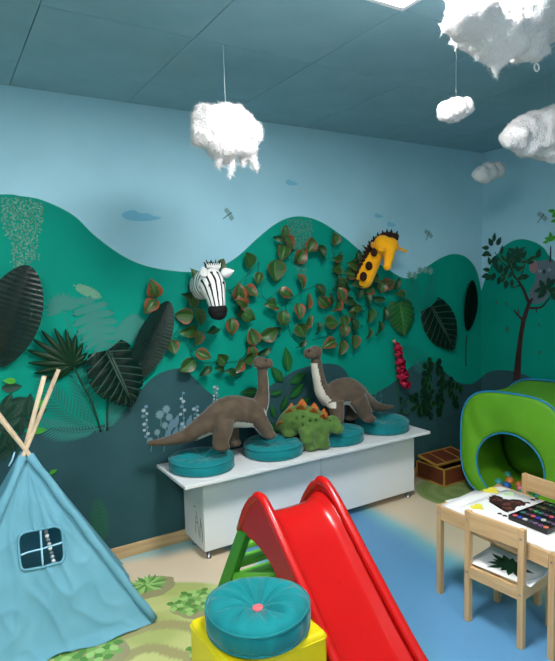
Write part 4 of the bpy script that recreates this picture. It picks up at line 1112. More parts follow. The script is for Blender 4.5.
t = thing('long_necked_dinosaur', 'brown plush long-necked dinosaur with cream throat facing left on the right cushions', 'plush toy', (2.45, 2.99, BT+.08), 'long-necked plush dinosaurs')
b = organic('body', [
    ('tube', smoothline([(2.799, 3.0, 0.662), (2.703, 3.0, 0.668), (2.61, 3.0, 0.696), (2.51, 2.99, 0.751), (2.431, 2.98, 0.798)], 4), [.013+.072*(k/16)**1.3 for k in range(17)]),
    ('tube', smoothline([(2.449, 2.98, 0.789), (2.362, 2.98, 0.835), (2.277, 2.98, 0.832), (2.218, 2.98, 0.805)], 4), [.078, .084, .088, .091, .093, .094, .094, .093, .091, .088, .084, .08, .076]),
    ('tube', smoothline([(2.218, 2.98, 0.805), (2.153, 2.98, 0.861), (2.119, 2.98, 0.959), (2.095, 2.97, 1.075)], 4), [.078, .072, .066, .060, .055, .050, .046, .043, .041, .039, .038, .037, .036]),
    ('ball', (2.088, 2.97, 1.125), (.050, .050, .046)), ('ball', (2.034, 2.955, 1.124), (.040, .042, .038)), ('ball', (2.094, 2.95, 1.152), (.018, .014, .014)),
    ('tube', [(2.391, 2.92, 0.786), (2.425, 2.9, 0.716), (2.451, 2.89, 0.672)], [.068, .056, .048]), ('ball', (2.455, 2.875, 0.65), (.052, .05, .028)),
    ('tube', [(2.462, 3.04, 0.749), (2.46, 3.05, 0.676), (2.45, 3.05, 0.634)], [.06, .05, .046]), ('ball', (2.425, 3.03, 0.635), (.05, .05, .026)),
    ('tube', [(2.205, 2.92, 0.79), (2.205, 2.9, 0.734), (2.2, 2.89, 0.683)], [.060, .050, .046]), ('ball', (2.188, 2.88, 0.674), (.046, .046, .028)),
    ('tube', [(2.27, 3.04, 0.761), (2.259, 3.05, 0.698), (2.25, 3.05, 0.651)], [.056, .048, .044]), ('ball', (2.226, 3.03, 0.651), (.045, .045, .026))], .009, M_plush, 6, t)
zlo2 = (2.334, 2.98, 0.735)[2]
def d2test(c, nn):
    if c.x < (2.211, 2.98, 0.861)[0] and c.z < (2.101, 2.98, 1.06)[2] and c.z > (2.208, 2.98, 0.739)[2]:
        return nn.x < -.35 and nn.z < .5 and c.x < (2.176, 2.98, 0.811)[0] and c.z > (2.175, 2.98, 0.764)[2]
    return nn.z < -.35 and c.z > zlo2-.045 and c.x > (2.209, 2.98, 0.793)[0] and c.x < (2.466, 2.98, 0.758)[0] and abs(c.y-2.98) < .075
patch(b, 'belly_panel', d2test, M_belly, t)
MB().ball((2.005, 2.918, 1.147), .006, 8, 6).build('eye', M_eye, t, True)

t = thing('plated_dinosaur', 'small green plush plated dinosaur with orange back plates on the bench', 'plush toy', (2.0, 2.9, BT))
zf = BT+.02
b = organic('body', [
    ('tube', smoothline([(1.865, 3.08, 0.623), (1.896, 3.04, 0.667), (1.949, 2.99, 0.698), (2.009, 2.93, 0.685), (2.067, 2.88, 0.66), (2.102, 2.84, 0.669)], 4), [.03, .04, .05, .06, .07, .078, .086, .092, .096, .098, .099, .099, .098, .096, .092, .088, .082, .074, .066, .058, .05]),
    ('ball', (2.114, 2.83, 0.682), (.052, .055, .05)), ('ball', (2.123, 2.795, 0.656), (.042, .046, .038)), ('ball', (2.115, 2.77, 0.65), (.032, .032, .028)),
    ('tube', [(1.951, 2.88, 0.653), (1.933, 2.85, 0.599), (1.963, 2.89, 0.545)], [.058, .046, .042]), ('ball', (1.966, 2.867, 0.545), (.046, .046, .026)),
    ('tube', [(2.037, 2.86, 0.643), (2.037, 2.84, 0.596), (2.081, 2.891, 0.55)], [.05, .044, .042]), ('ball', (2.05, 2.849, 0.549), (.05, .05, .03)),
    ('tube', [(1.908, 3.0, 0.647), (1.885, 2.99, 0.613), (1.885, 2.99, 0.6)], [.056, .048, .045]), ('tube', [(1.993, 3.06, 0.62), (1.998, 3.07, 0.576), (1.998, 3.07, 0.566)], [.056, .048, .045])], .009, M_gplush, 6, t)
spine = smoothline([(1.862, 3.06, 0.655), (1.906, 3.03, 0.73), (1.952, 2.98, 0.772), (2.011, 2.93, 0.763), (2.061, 2.88, 0.733), (2.087, 2.85, 0.728)], 3)
for k, q in enumerate(spine[1:-1:3]):
    q = Vector(q); s = .045+.03*math.sin(math.pi*(k+.5)/5)
    for sg in (-1, 1):
        lean = Vector((.5*sg, .7*sg, 1)).normalized(); ax = Vector((.75+.2*(k % 2), -.62, -.1)).normalized()
        q0 = q+Vector((.018*sg, .022*sg, -.012)); nrm = lean.cross(ax).normalized()*.006
        out = [q0-ax*s*.5, q0-ax*s*.42+lean*s*.45, q0+lean*s*1.05, q0+ax*s*.42+lean*s*.45, q0+ax*s*.5]
        mb = MB(); nn_ = len(out)
        mb.add([p_-nrm for p_ in out]+[p_+nrm for p_ in out], [tuple(range(nn_))[::-1], tuple(range(nn_, 2*nn_))]+[(i, (i+1) % nn_, nn_+(i+1) % nn_, nn_+i) for i in range(nn_)])
        mb.build('back_plate', M_oplush, t, bevel=.003)
for q in ((2.062, 2.785, 0.716), (2.128, 2.79, 0.698)):
    MB().ball(q, .006, 8, 6).build('eye', M_eye, t, True)
for q, r in (((1.9, 2.915, 0.731), .012), ((1.923, 2.88, 0.747), .010), ((1.955, 2.85, 0.723), .012), ((1.918, 2.875, 0.698), .010), ((1.987, 2.83, 0.728), .010), ((1.879, 2.93, 0.699), .010)):
    MB().ball(q, (r, r*.6, r), 10, 6).build('dark_spot', mat('dark_green_spot', S(58, 92, 40), .95, .1), t, True)

# ------------------------------------------------------------------ wooden chest with gold edging
M_chest = mat('chest_brown', S(112, 56, 34), .6, .3, S(92, 44, 28), 6, .1, 60)
M_gold = mat('chest_gold_trim', S(178, 138, 62), .45, .4, S(160, 122, 54), 20)
M_inside = mat('chest_inside', S(22, 16, 14), .9, .1)
CX0, CX1, CY0, CY1, CH = 3.205, 3.60, 2.895, 3.175, .135
t = thing('treasure_chest', 'low brown chest with gold edging and shifted lid between bench and green tent', 'chest', ((CX0+CX1)/2, (CY0+CY1)/2, 0))
mb = MB()
mb.box(((CX0+CX1)/2, CY0+.006, CH/2+.003), (CX1-CX0, .012, CH-.004)); mb.box(((CX0+CX1)/2, CY1-.006, CH/2+.003), (CX1-CX0, .012, CH-.004))
mb.box((CX0+.006, (CY0+CY1)/2, CH/2+.003), (.012, CY1-CY0-.024, CH-.004)); mb.box((CX1-.006, (CY0+CY1)/2, CH/2+.003), (.012, CY1-CY0-.024, CH-.004))
mb.build('box', M_chest, t)
MB().box(((CX0+CX1)/2, (CY0+CY1)/2, .008), (CX1-CX0-.024, CY1-CY0-.024, .008)).build('inside_floor', M_inside, t)
mb = MB(); e = .011
for z in (.006, CH-.002):
    for y in (CY0, CY1): mb.box(((CX0+CX1)/2, y, z), (CX1-CX0+e, e, e))
    for x in (CX0, CX1): mb.box((x, (CY0+CY1)/2, z), (e, CY1-CY0+e, e))
for x in (CX0, CX1):
    for y in (CY0, CY1): mb.box((x, y, CH/2), (e*1.1, e*1.1, CH))
mb.build('gold_edging', M_gold, t, bevel=.002)
lid_rot = Matrix.Rotation(math.radians(9), 3, 'X')
lc = Vector(((CX0+CX1)/2-.01, (CY0+CY1)/2+.03, CH+.026)); LW, LD = .37, .19
l = MB().box(lc, (LW, LD, .014), lid_rot).build('lid', M_chest, t)
mb = MB()
for s in (-1, 1):
    mb.box(lc+lid_rot @ Vector((0, s*LD/2, 0)), (LW+.012, .011, .018), lid_rot); mb.box(lc+lid_rot @ Vector((s*LW/2, 0, 0)), (.011, LD+.012, .018), lid_rot)
    mb.box(lc+lid_rot @ Vector((s*LW*.22, 0, .0055)), (.010, LD, .006), lid_rot)
mb.build('lid_edging', M_gold, l)

# ------------------------------------------------------------------ green pop-up tent
M_tent = mat('green_nylon', S(104, 172, 36), .55, .35, S(94, 162, 32), 4, .12, 14)
M_pipe = mat('blue_piping', S(36, 134, 186), .5, .4)
M_tentfloor = mat('blue_nylon', S(30, 96, 170), .6, .3)
TH = math.radians(8); TW = Vector((-math.sin(TH), math.cos(TH), 0)); TD = Vector((math.cos(TH), math.sin(TH), 0)); T0 = Vector((3.31, 2.405, .004))
HW, HH, DEP = .38, .392, .59
def hoop(a, d, sw=1.0, sh=1.0, n=3.3):
    c, s = math.cos(a), math.sin(a)
    x = math.copysign(abs(c)**(2/n), c)*HW*sw; z = math.copysign(abs(s)**(2/n), s)*HH*sh
    return T0 + TW*x + TD*d + Vector((0, 0, HH+z))
t = thing('pop_up_tent', 'green pop-up play tent with blue piping and round opening', 'play tent', T0)
NA = 64
def hole(a, d=0): return T0 + TW*(.245*math.cos(a)+.005) + TD*d + Vector((0, 0, .262+.240*math.sin(a)))
def ffn(u, v):
    a = u*2*math.pi; p = hole(a).lerp(hoop(a, 0), v)
    return p - TD*(.018*math.sin(math.pi*v)+.006*math.sin(a*9)*math.sin(math.pi*v))
MB().grid(ffn, NA, 8).build('front_panel', M_tent, t, True, solid=.002, weld=True)
def sfn(u, v):
    a = u*2*math.pi; sg = 1-.045*math.sin(math.pi*v)
    p = hoop(a, v*DEP, sg, sg); p.z = max(.004, p.z + (HH*(1-sg) if p.z < .2 else 0)); return p + Vector((0, 0, .004*math.sin(a*7+v*5)*math.sin(math.pi*v) if p.z > .1 else 0))
MB().grid(sfn, NA, 10).build('side_panel', M_tent, t, True, solid=.002, weld=True)
def bfn(u, v):
    a = u*2*math.pi; return hoop(a, DEP, max(.001, v), max(.001, v)) + TD*.015*(1-v)
MB().grid(bfn, NA, 5).build('back_panel', M_tent, t, True, solid=.002, weld=True)
MB().prism([(x, y) for x, y in ((-.30, .03), (.30, .03), (.30, .56), (-.30, .56))], lambda a, b, d: T0+TW*a+TD*b+Vector((0, 0, d)), .006, .014).build('floor_panel', M_tentfloor, t)
for nm, fn, r in (('piping', lambda a: hoop(a, -.002), .007), ('piping', lambda a: hoop(a, DEP+.006, 1.02, 1.015), .007), ('opening_piping', lambda a: hole(a, -.003), .006)):
    MB().loop_tube([fn(2*math.pi*k/72) + Vector((0, 0, r if fn(2*math.pi*k/72).z < r+.004 else 0)) for k in range(72)], r, 6).build(nm, M_pipe, t, True)

# play balls inside the tent
ballcols = [('pink', (224, 130, 140)), ('teal', (70, 170, 170)), ('orange', (226, 130, 70)), ('green', (60, 150, 70)), ('blue', (50, 110, 190)), ('peach', (230, 170, 140))]
rnd = random.Random(11); pts = []
lowest = .018
tries = 0
while len(pts) < 20 and tries < 4000:
    tries += 1
    a, b = rnd.uniform(-.24, .24), rnd.uniform(.05, .42)
    if all((a-p[0])**2+(b-p[1])**2 > .0042 for p in pts): pts.append((a, b))
BM = {}
for k, (a, b) in enumerate(pts):
    nm, c = ballcols[k % 6]
    if nm not in BM:
        BM[nm] = MB().ball((0, 0, 0), .032, 18, 12).mesh('play_ball', mat('ball_'+nm, S(*c), .35, .5), True)
    o = put('play_ball', BM[nm]); o.location = T0+TW*a+TD*b+Vector((0, 0, .014+.0325))
    tag(o, 'small %s plastic play ball lying inside the green tent' % nm, 'ball', 'play balls in the tent')

# ------------------------------------------------------------------ children's table
M_wx = wood('pine_x', S(196, 158, 112), S(216, 180, 134), 0); M_wy = wood('pine_y', S(196, 158, 112), S(216, 180, 134), 1); M_wz = wood('pine_z', S(192, 154, 108), S(212, 176, 130), 2)
TX0, TX1, TY0, TY1, TZ = 2.075, 2.555, 1.295, 1.925, .458
t = thing('childrens_table', "low pine children's table covered with white drawing paper", 'table', ((TX0+TX1)/2, (TY0+TY1)/2, 0))
MB().box(((TX0+TX1)/2, (TY0+TY1)/2, TZ-.006), (TX1-TX0-.03, TY1-TY0-.03, .012)).build('tabletop', mat('white_board', S(226, 224, 220), .5), t)
for y in (TY0+.009, TY1-.009): MB().box(((TX0+TX1)/2, y, TZ-.034), (TX1-TX0-.056, .018, .068)).build('apron', M_wx, t, bevel=.002)
for x in (TX0+.009, TX1-.009): MB().box((x, (TY0+TY1)/2, TZ-.034), (.018, TY1-TY0-.056, .068)).build('apron', M_wy, t, bevel=.002)
for x in (TX0+.0135, TX1-.0135):
    for y in (TY0+.0135, TY1-.0135):
        lg = MB().box((x, y, TZ/2), (.027, .027, TZ)).build('leg', M_wz, t, bevel=.002)
        mb = MB(); sx = -1 if x < 2.3 else 1
        mb.lathe([(.001, 0), (.005, 0), (.005, .0015), (.001, .002)], seg=10)
        s_ = mb.build('screw', M_steel, lg); s_.matrix_basis = Matrix.Translation((x+sx*.0135, y, TZ-.035)) @ Matrix.Rotation(sx*math.pi/2, 4, 'Y')

# ------------------------------------------------------------------ children's chairs
def chair(label, x, y, rz):
    """back at local x = 0, seat towards +x"""
    t = thing('childrens_chair', label, 'chair', (x, y, 0), "pine children's chairs", False)
    t.rotation_euler = (0, 0, rz)
    W, Dp, SH, BH, g = .285, .27, .275, .528, .027
    for sy in (-1, 1):
        yy = sy*(W/2-g/2)
        l = MB().box((g/2, yy, BH/2), (g, g, BH)).build('back_leg', M_wz, t, bevel=.002)
        f = MB().box((Dp-g/2, yy, SH/2-.004), (g, g, SH-.008)).build('front_leg', M_wz, t, bevel=.002)
        for zz in (SH-.035, BH-.04):
            mb = MB(); mb.lathe([(.001, 0), (.005, 0), (.005, .0015), (.001, .002)], seg=10)
            s_ = mb.build('screw', M_steel, l); s_.matrix_basis = Matrix.Translation((0, yy, zz)) @ Matrix.Rotation(-math.pi/2, 4, 'Y')
        MB().box((Dp/2, yy, SH-.035), (Dp-2*g+.002, .018, .055)).build('side_rail', M_wx, t, bevel=.002)
    MB().box((g/2, 0, SH-.035), (.018, W-2*g+.002, .055)).build('rear_rail', M_wy, t, bevel=.002)
    MB().box((Dp-g/2, 0, SH-.035), (.018, W-2*g+.002, .055)).build('front_rail', M_wy, t, bevel=.002)
    MB().box((Dp/2+g/2, 0, SH-.004), (Dp-g-.004, W-.004, .008)).build('seat', M_wy, t, bevel=.002)
    MB().box((.010, 0, BH-.045), (.018, W-2*g+.002, .088)).build('backrest', M_wy, t, bevel=.003)
    return t
ch = chair("pine children's chair tucked under the table with a printed sheet on its seat", 2.020, 1.550, math.radians(6))
chair("pine children's chair on the far side of the table by the green tent", 2.66, 1.70, math.radians(178))

# ------------------------------------------------------------------ paper on the table and the chair
M_paper = mat('drawing_paper', S(236, 236, 236), .7, .2); M_paper2 = mat('drawing_paper_b', S(228, 228, 230), .7, .2)
def sheet(label, cx, cy, w, h, rz, z, m, curl=.0, zc=0):
    c, s = math.cos(rz), math.sin(rz)
    def fn(u, v):
        a, b = (u-.5)*w, (v-.5)*h
        return (cx+a*c-b*s, cy+a*s+b*c, z+curl*(max(0, v-.7)/.3)**2+zc)
    o = MB().grid(fn, 4, 10).build('paper_sheet', m, None, True, solid=.0006)
    return tag(o, label, 'paper', 'drawing paper on the table')
z0 = TZ+.0008
sheet('white paper sheet with bent corners sticking out at the left end of the table', 2.255, 1.80, .30, .24, math.radians(8), z0, M_paper2, .003)
sheet('white paper sheet lying skewed over the left end of the table', 2.30, 1.79, .34, .25, math.radians(-6), z0+.0012, M_paper, .0)
s1 = sheet('white drawing sheet with a brown animal print and yellow paint smears', 2.33, 1.68, .40, .33, math.radians(2), z0+.0026, M_paper, .0)
sheet('white paper sheet under the front of the paint palette', 2.30, 1.41, .40, .22, math.radians(3), z0+.0012, M_paper, .0)
zz = z0+.0036
def flat_print(name, pts, m, par, lo, hi, sm=4, rag=0.0):
    pts = [q[:2] for q in pts]
    if sm: pts = smoothline(pts, sm, True)
    if rag: pts = [(x+rag*math.sin(i*2.1+x*300), y+rag*math.cos(i*1.7+y*300)) for i, (x, y) in enumerate(pts)]
    return MB().prism(pts, FF, lo, hi).build(name, m, par)
M_ink = mat('dark_brown_ink', S(34, 20, 18), .6, .3, S(58, 30, 26), 40); M_ink2 = mat('reddish_ink', S(120, 66, 58), .6, .3, S(90, 46, 42), 50)
flat_print('animal_print', [(2.341, 1.82, 0.461), (2.386, 1.837, 0.461), (2.411, 1.819, 0.461), (2.398, 1.78, 0.461), (2.415, 1.751, 0.461), (2.448, 1.729, 0.461), (2.45, 1.696, 0.461), (2.421, 1.67, 0.461), (2.381, 1.676, 0.461), (2.339, 1.668, 0.461), (2.29, 1.66, 0.461), (2.272, 1.68, 0.461), (2.291, 1.717, 0.461), (2.309, 1.765, 0.461), (2.308, 1.788, 0.461)], M_ink, s1, zz-.0008, zz, 4, .006)
for q, r in (((2.37, 1.776, 0.461), .016), ((2.355, 1.724, 0.461), .024), ((2.321, 1.688, 0.461), .018), ((2.415, 1.705, 0.461), .015), ((2.351, 1.797, 0.461), .011), ((2.402, 1.73, 0.461), .012), ((2.307, 1.706, 0.461), .010), ((2.41, 1.685, 0.461), .009), ((2.379, 1.801, 0.461), .008)):
    flat_print('print_patch', [(q[0]+r*(1+.2*math.sin(3*a))*math.cos(a), q[1]+r*.7*math.sin(a)) for a in [6.283*k/10 for k in range(10)]], M_ink2, s1, zz-.0004, zz+.0004)
M_yp = mat('yellow_paint', S(236, 222, 70), .5); M_gp = mat('pale_green_paint', S(190, 220, 170), .5)
for (px, r, m) in (((2.445, 1.888, 0.461), .035, M_yp), ((2.211, 1.788, 0.461), .03, M_yp), ((2.479, 1.804, 0.461), .025, M_gp)):
    flat_print('paint_smear', [(px[0]+r*(1.3+.4*math.sin(2*a+1))*math.cos(a)*.8, px[1]+r*(1+.4*math.sin(3*a))*math.sin(a)) for a in [6.283*k/14 for k in range(14)]], m, s1, zz-.0008, zz-.0002)
for q in ((2.232, 1.672, 0.461), (2.232, 1.644, 0.461), (2.454, 1.677, 0.461), (2.508, 1.686, 0.461), (2.535, 1.683, 0.461)):
    flat_print('ink_blot', [(q[0]+.010*math.cos(a)*(1+.4*math.sin(3*a)), q[1]+.012*math.sin(a)) for a in [6.283*k/9 for k in range(9)]], M_ink, s1, zz-.0008, zz-.0001)

# printed sheet on the chair seat
sc = MB()
cs = Vector((2.020, 1.550, .2775)); rz = math.radians(6)
o = sheet('white sheet with a dark green leaf print on the chair seat', cs.x+.135, cs.y+.012, .22, .30, rz+.05, cs.z, M_paper, .0)
o['group'] = 'printed sheet on the chair'
M_gink = mat('dark_green_ink', S(16, 58, 32), .6, .3, S(26, 76, 42), 40)
mb = MB()
for k in range(11):
    a = math.radians(25+k*26); r0 = .03; L = .055+.02*(k % 3)
    sticker_leaf(mb, cs.x+.135+r0*math.cos(a)*.6, cs.y+.005+r0*math.sin(a), math.degrees(a), L, .028, FF, cs.z+.0012, .0006, w_lance)
mb.prism([(cs.x+.135+.05*math.cos(a), cs.y+.005+.07*math.sin(a)) for a in [6.283*k/14 for k in range(14)]], FF, cs.z+.0004, cs.z+.0015)
mb.build('leaf_print', M_gink, o)

# ------------------------------------------------------------------ paint palette
M_tray = mat('black_plastic', S(16, 16, 18), .35, .5)
t = thing('paint_palette', 'black plastic paint palette with many small coloured paint pans on the table', 'paint palette', (2.35, 1.512, TZ))
pz = z0+.0042; PX0, PX1, PY0, PY1 = 2.207, 2.493, 1.415, 1.609
MB().box(((PX0+PX1)/2, (PY0+PY1)/2, pz+.009), (PX1-PX0, PY1-PY0, .018)).build('tray', M_tray, t, bevel=.002)
mb = MB()
for y in (PY0+.003, PY1-.003): mb.box(((PX0+PX1)/2, y, pz+.0205), (PX1-PX0, .006, .006))
for x in (PX0+.003, PX1-.003): mb.box((x, (PY0+PY1)/2, pz+.0205), (.006, PY1-PY0-.012, .006))
mb.build('rim', M_tray, t)
pcols = [(196, 80, 90), (110, 190, 120), (120, 90, 120), (60, 130, 80), (70, 50, 90), (50, 60, 170), (150, 160, 90), (130, 70, 130), (60, 110, 100), (150, 120, 130), (200, 196, 190), (190, 180, 70), (216, 120, 90), (90, 60, 90), (130, 110, 80), (80, 80, 90), (110, 70, 70), (90, 130, 130)]
cache = {}
for i in range(5):
    for j in range(7):
        c = pcols[(i*7+j*5+i) % len(pcols)]
        if i >= 3: c = tuple(int(v*.45) for v in c)
        if c not in cache: cache[c] = MB().lathe([(.001, .0035), (.008, .004), (.0105, .005), (.0115, .005), (.0115, 0), (.001, 0)], seg=14).mesh('paint_pan', mat('paint_%d_%d_%d' % c, S(*c), .4, .5), True)
        q = put('paint_pan', cache[c], t)
        q.location = (PX0+.024+(PX1-PX0-.048)*i/4, PY1-.02-(PY1-PY0-.04)*j/6, pz+.0182)

# ------------------------------------------------------------------ red slide
M_red = mat('red_plastic', S(188, 16, 14), .25, .4, coat=.15)
M_gfr = mat('green_plastic', S(52, 150, 40), .4, .5); M_gfr2 = mat('light_green_plastic', S(110, 200, 60), .4, .5)
t = thing('slide', "red plastic children's slide with green ladder frame in front of the bench", 'slide', (1.315, 1.8, 0))
rail = smoothline([(2.115, .635), (2.092, .66), (2.055, .664), (2.02, .647), (1.96, .602), (1.86, .512), (1.70, .366), (1.55, .232), (1.42, .132), (1.28, .075), (1.10, .058)], 5)
skirt = [(1.10, .004), (1.36, .004), (1.48, .05), (1.62, .15), (1.78, .26), (1.90, .345), (1.97, .40), (2.06, .435), (2.16, .447), (2.25, .436)]
side = rail[2:] + smoothline(skirt, 3) + [(2.262, .452), (2.20, .56), (2.14, .625)]
for x0, x1 in ((1.137, 1.157), (1.473, 1.493)):
    MB().prism(side, lambda a, b, d: (d, a, b), x0, x1).build('side_wall', M_red, t, bevel=.003)
back_edge = [(2.262, .448), (2.20, .555), (2.145, .62)]
for xc in (1.147, 1.483):
    MB().tube([(xc, a, b) for a, b in smoothline(back_edge+rail, 2)[:]], .0215, 10).build('side_rail', M_red, t, True)
def bedz(y):
    pts = [(2.12, .575), (2.05, .59), (1.99, .575), (1.92, .525), (1.86, .465), (1.70, .312), (1.55, .172), (1.42, .082), (1.28, .032), (1.10, .02)]
    for (a, b), (c, d) in zip(pts, pts[1:]):
        if c <= y <= a: 
            f = (a-y)/(a-c); return b+(d-b)*f
    return pts[-1][1]
ypath = smoothline([(2.12, .572), (2.06, .588), (1.99, .572), (1.92, .522), (1.86, .462), (1.70, .310), (1.55, .172), (1.42, .082), (1.28, .034), (1.10, .022)], 6)
def bed(u, v):
    k = v*(len(ypath)-1); i = min(len(ypath)-2, int(k)); f = k-i
    y = ypath[i][0]+(ypath[i+1][0]-ypath[i][0])*f; z = ypath[i][1]+(ypath[i+1][1]-ypath[i][1])*f
    a = (u-.5)*2
    return (1.315+a*.160, y, z-.014*(1-a*a)+.030*max(0, abs(a)-.72)/.28)
MB().grid(bed, 24, len(ypath)-1).build('chute', M_red, t, True, solid=.008)
MB().ball((1.335, 1.765, bedz(1.765)-.012), (.008, .008, .004), 12, 6).build('moulded_stud', M_red, t, True)
for xc in (1.147, 1.483):
    MB().prism([(2.18, .46), (2.262, .45), (2.545, 0), (2.44, 0), (2.375, .12), (2.33, .20)], lambda a, b, d: (d, a, b), xc-.020, xc+.020).build('ladder_leg', M_gfr, t, bevel=.006)
    MB().prism([(2.36, .17), (2.34, .205), (1.98, .36), (1.96, .33), (2.1, .26), (2.25, .16)], lambda a, b, d: (d, a, b), xc-.012, xc+.012).build('brace', M_gfr2, t, bevel=.005)
for (y, z) in ((2.44, .11), (2.365, .235), (2.29, .36)):
    MB().box((1.315, y, z), (.30, .075, .03)).build('step', M_gfr2, t, bevel=.008, bseg=3)

# ------------------------------------------------------------------ yellow soft block with a cushion
M_yblk = mat('yellow_vinyl', S(222, 204, 16), .38, .45, S(214, 196, 12), 5, .08, 8)
t = thing('foam_block', 'yellow vinyl foam block in front of the slide with a round cushion on top', 'foam block', (.935, 1.72, 0))
MB().box((.925, 1.72, .174), (.39, .35, .348)).build('block_body', M_yblk, t, bevel=.022, bseg=4)
def rrect(z, e=.0): 
    out = []
    for cx_, cy_, a0 in ((.173, .153, 0), (-.173, .153, 90), (-.173, -.153, 180), (.173, -.153, 270)):
        for k in range(6):
            a = math.radians(a0+18*k); out.append((.925+cx_+(.022+e)*math.cos(a), 1.72+cy_+(.022+e)*math.sin(a), z))
    return out
for z in (.326, .022): MB().loop_tube(rrect(z), .003, 6).build('seam_piping', M_yblk, t, True)
cushion('large round teal velvet cushion with pink button lying on the yellow foam block', .923, 1.705, .3495, .190, .108, (0, 0), None, 4, 0, 1.9)

# ------------------------------------------------------------------ teepee
M_can = mat('blue_canvas', S(122, 184, 206), .85, .15, S(114, 176, 198), 7, .25, 300)
_nt = M_can.node_tree; _b = _nt.nodes['Principled BSDF']; _t = _nt.nodes.new('ShaderNodeBsdfTranslucent'); _t.inputs[0].default_value = S(92, 164, 192)
_mx = _nt.nodes.new('ShaderNodeMixShader'); _mx.inputs[0].default_value = .22
_nt.links.new(_b.outputs[0], _mx.inputs[1]); _nt.links.new(_t.outputs[0], _mx.inputs[2]); _nt.links.new(_mx.outputs[0], _nt.nodes['Material Output'].inputs[0])
M_can2 = mat('pale_blue_tape', S(150, 200, 226), .8, .2)
M_pole = wood('pale_pole_wood', S(190, 168, 140), S(208, 188, 160), 2)
A, A2, B2, Bc = Vector((.785, 2.49, 0)), Vector((.82, 3.12, 0)), Vector((-.15, 3.12, 0)), Vector((-.15, 2.49, 0)); K = Vector((.312, 2.805, .87))
t = thing('teepee', "blue canvas children's teepee with wooden poles and a small window", 'play tent', (.32, 2.8, 0))
poles = []
for k, P_ in enumerate((A, A2, B2, Bc)):
    off = Vector(((-.011, -.014, 0), (-.012, .012, 0), (.012, .014, 0), (.014, -.012, 0))[k])
    base = P_ + (K-P_)*(.012 if k in (0, 3) else .05); base.z = .006
    if k == 2: base = Vector((.10, 3.05, .006))
    d = (K+off-base); top = base+d*(1.395 if k < 2 else 1.37)
    o = MB().tube([base, base.lerp(top, .5), top], [.011, .011, .0105], 12).build('pole', M_pole, t, True)
# front cloth: from the ground edge Bc-A up to the crossing, with the window left open
def face(P0, P1, bulge, seed, flare=.45, crease=1.0):
    nrm = (P1-P0).cross(K-P0).normalized()
    def fn(u, v):
        vv = v*.965
        p = P0.lerp(P1, u).lerp(K, vv)
        w = math.sin(math.pi*u)*(1-vv)
        q = nrm*(bulge*w*math.sin(math.pi*min(1, vv*1.3+.05)))
        fold = noise.noise(Vector((u*3.0+seed, vv*2.2, seed)))*.030*w + (1-abs(noise.noise(Vector((u*7+vv*3, vv*2.5-u*2, seed+3)))))**4*.016*min(1, w*3) + (1-abs(noise.noise(Vector((u*5-vv*2, vv*6, seed+9)))))**6*.010*min(1, w*3)
        fold += .010*math.sin(u*40+3*vv)*max(0, vv-.72)*2*(1-vv)
        p = p+q+nrm*fold*crease
        if v < .05:
            p = p - nrm*0.0; p.z = max(.0035+.010*(.5+.5*math.sin(u*23+seed)), p.z)
            out = Vector((nrm.x, nrm.y, 0)).normalized(); p += out*(.05-v)*flare*(1.0+.6*math.sin(u*17+seed))
        return p
    return fn, nrm
ffn2, fn_n = face(Bc, A, -.02, 1.3)
if fn_n.y > 0: fn_n = -fn_n
# window corners in the plane of the face
def on_face(x, z):
    f = z/K.z; y = 2.49+(2.805-2.49)*f
    return Vector((x, y, z))
WIN = dict(x0=0.243, x1=0.428, z0=0.352, z1=0.507)
def in_win(p, e=0.0):
    cx_, cz_ = (WIN['x0']+WIN['x1'])/2, (WIN['z0']+WIN['z1'])/2; hx, hz = (WIN['x1']-WIN['x0'])/2+e, (WIN['z1']-WIN['z0'])/2+e
    return (abs(p.x-cx_)/hx)**6+(abs(p.z-cz_)/hz)**6 < 1
NU, NV = 110, 100
mb = MB(); mb.grid(ffn2, NU, NV, skip=lambda u, v: in_win(ffn2(u, v)))
mb.build('front_cloth', M_can, t, True)
for P0, P1, sd in ((A, A2, 4.1), (A2, B2, 6.2), (B2, Bc, 8.4)):
    f2, _ = face(P0, P1, .0, sd, -.25, .12)
    MB().grid(f2, 40, 36).build('side_cloth', M_can, t, True)
# sleeves around the poles
for P_ in (A, Bc):
    pts = []
    for k in range(15):
        f = .0+.945*k/14; pts.append(P_.lerp(K+Vector((-.011 if P_ is A else .014, -.014, 0)), f)+Vector((.002*math.sin(k*1.7), -.003, .003*math.sin(k*2.3)+.012*(1-f))))
    MB().tube(pts, [.019+.002*math.sin(k*1.9) for k in range(15)], 10).build('pole_sleeve', M_can, t, True)
# window tapes
def win_pt(x, z):
    best = None
    f = z/(K.z*1.0); u0 = (x-(Bc.x+(K.x-Bc.x)*f))/((A.x-Bc.x)*(1-f)); p = ffn2(min(1, max(0, u0)), min(1, f/.965))
    return Vector((x, p.y-.004, z))
cx_, cz_ = (WIN['x0']+WIN['x1'])/2, (WIN['z0']+WIN['z1'])/2; hx, hz = (WIN['x1']-WIN['x0'])/2, (WIN['z1']-WIN['z0'])/2
ring = []
for k in range(64):
    a = 2*math.pi*k/64; c, s = math.cos(a), math.sin(a)
    ring.append(win_pt(cx_+math.copysign(abs(c)**(1/3), c)*hx, cz_+math.copysign(abs(s)**(1/3), s)*hz))
wf = MB().loop_tube(ring, .006, 6).build('window_binding', M_can, t, True)
mb = MB()
mb.tube([win_pt(cx_-.004+.008*k/6, cz_-hz+2*hz*k/6) for k in range(7)], .0045, 6); mb.tube([win_pt(cx_-hx+2*hx*k/6, cz_+.012*(k/6-.5)-.004) for k in range(7)], .0045, 6)
mb.build('window_bars', M_can2, t, True)
MB().tube([K+Vector((-.045, -.03, -.02)), K+Vector((-.06, -.05, -.05)), K+Vector((-.075, -.05, -.075))], .004, 6).build('tie', M_can2, t, True)
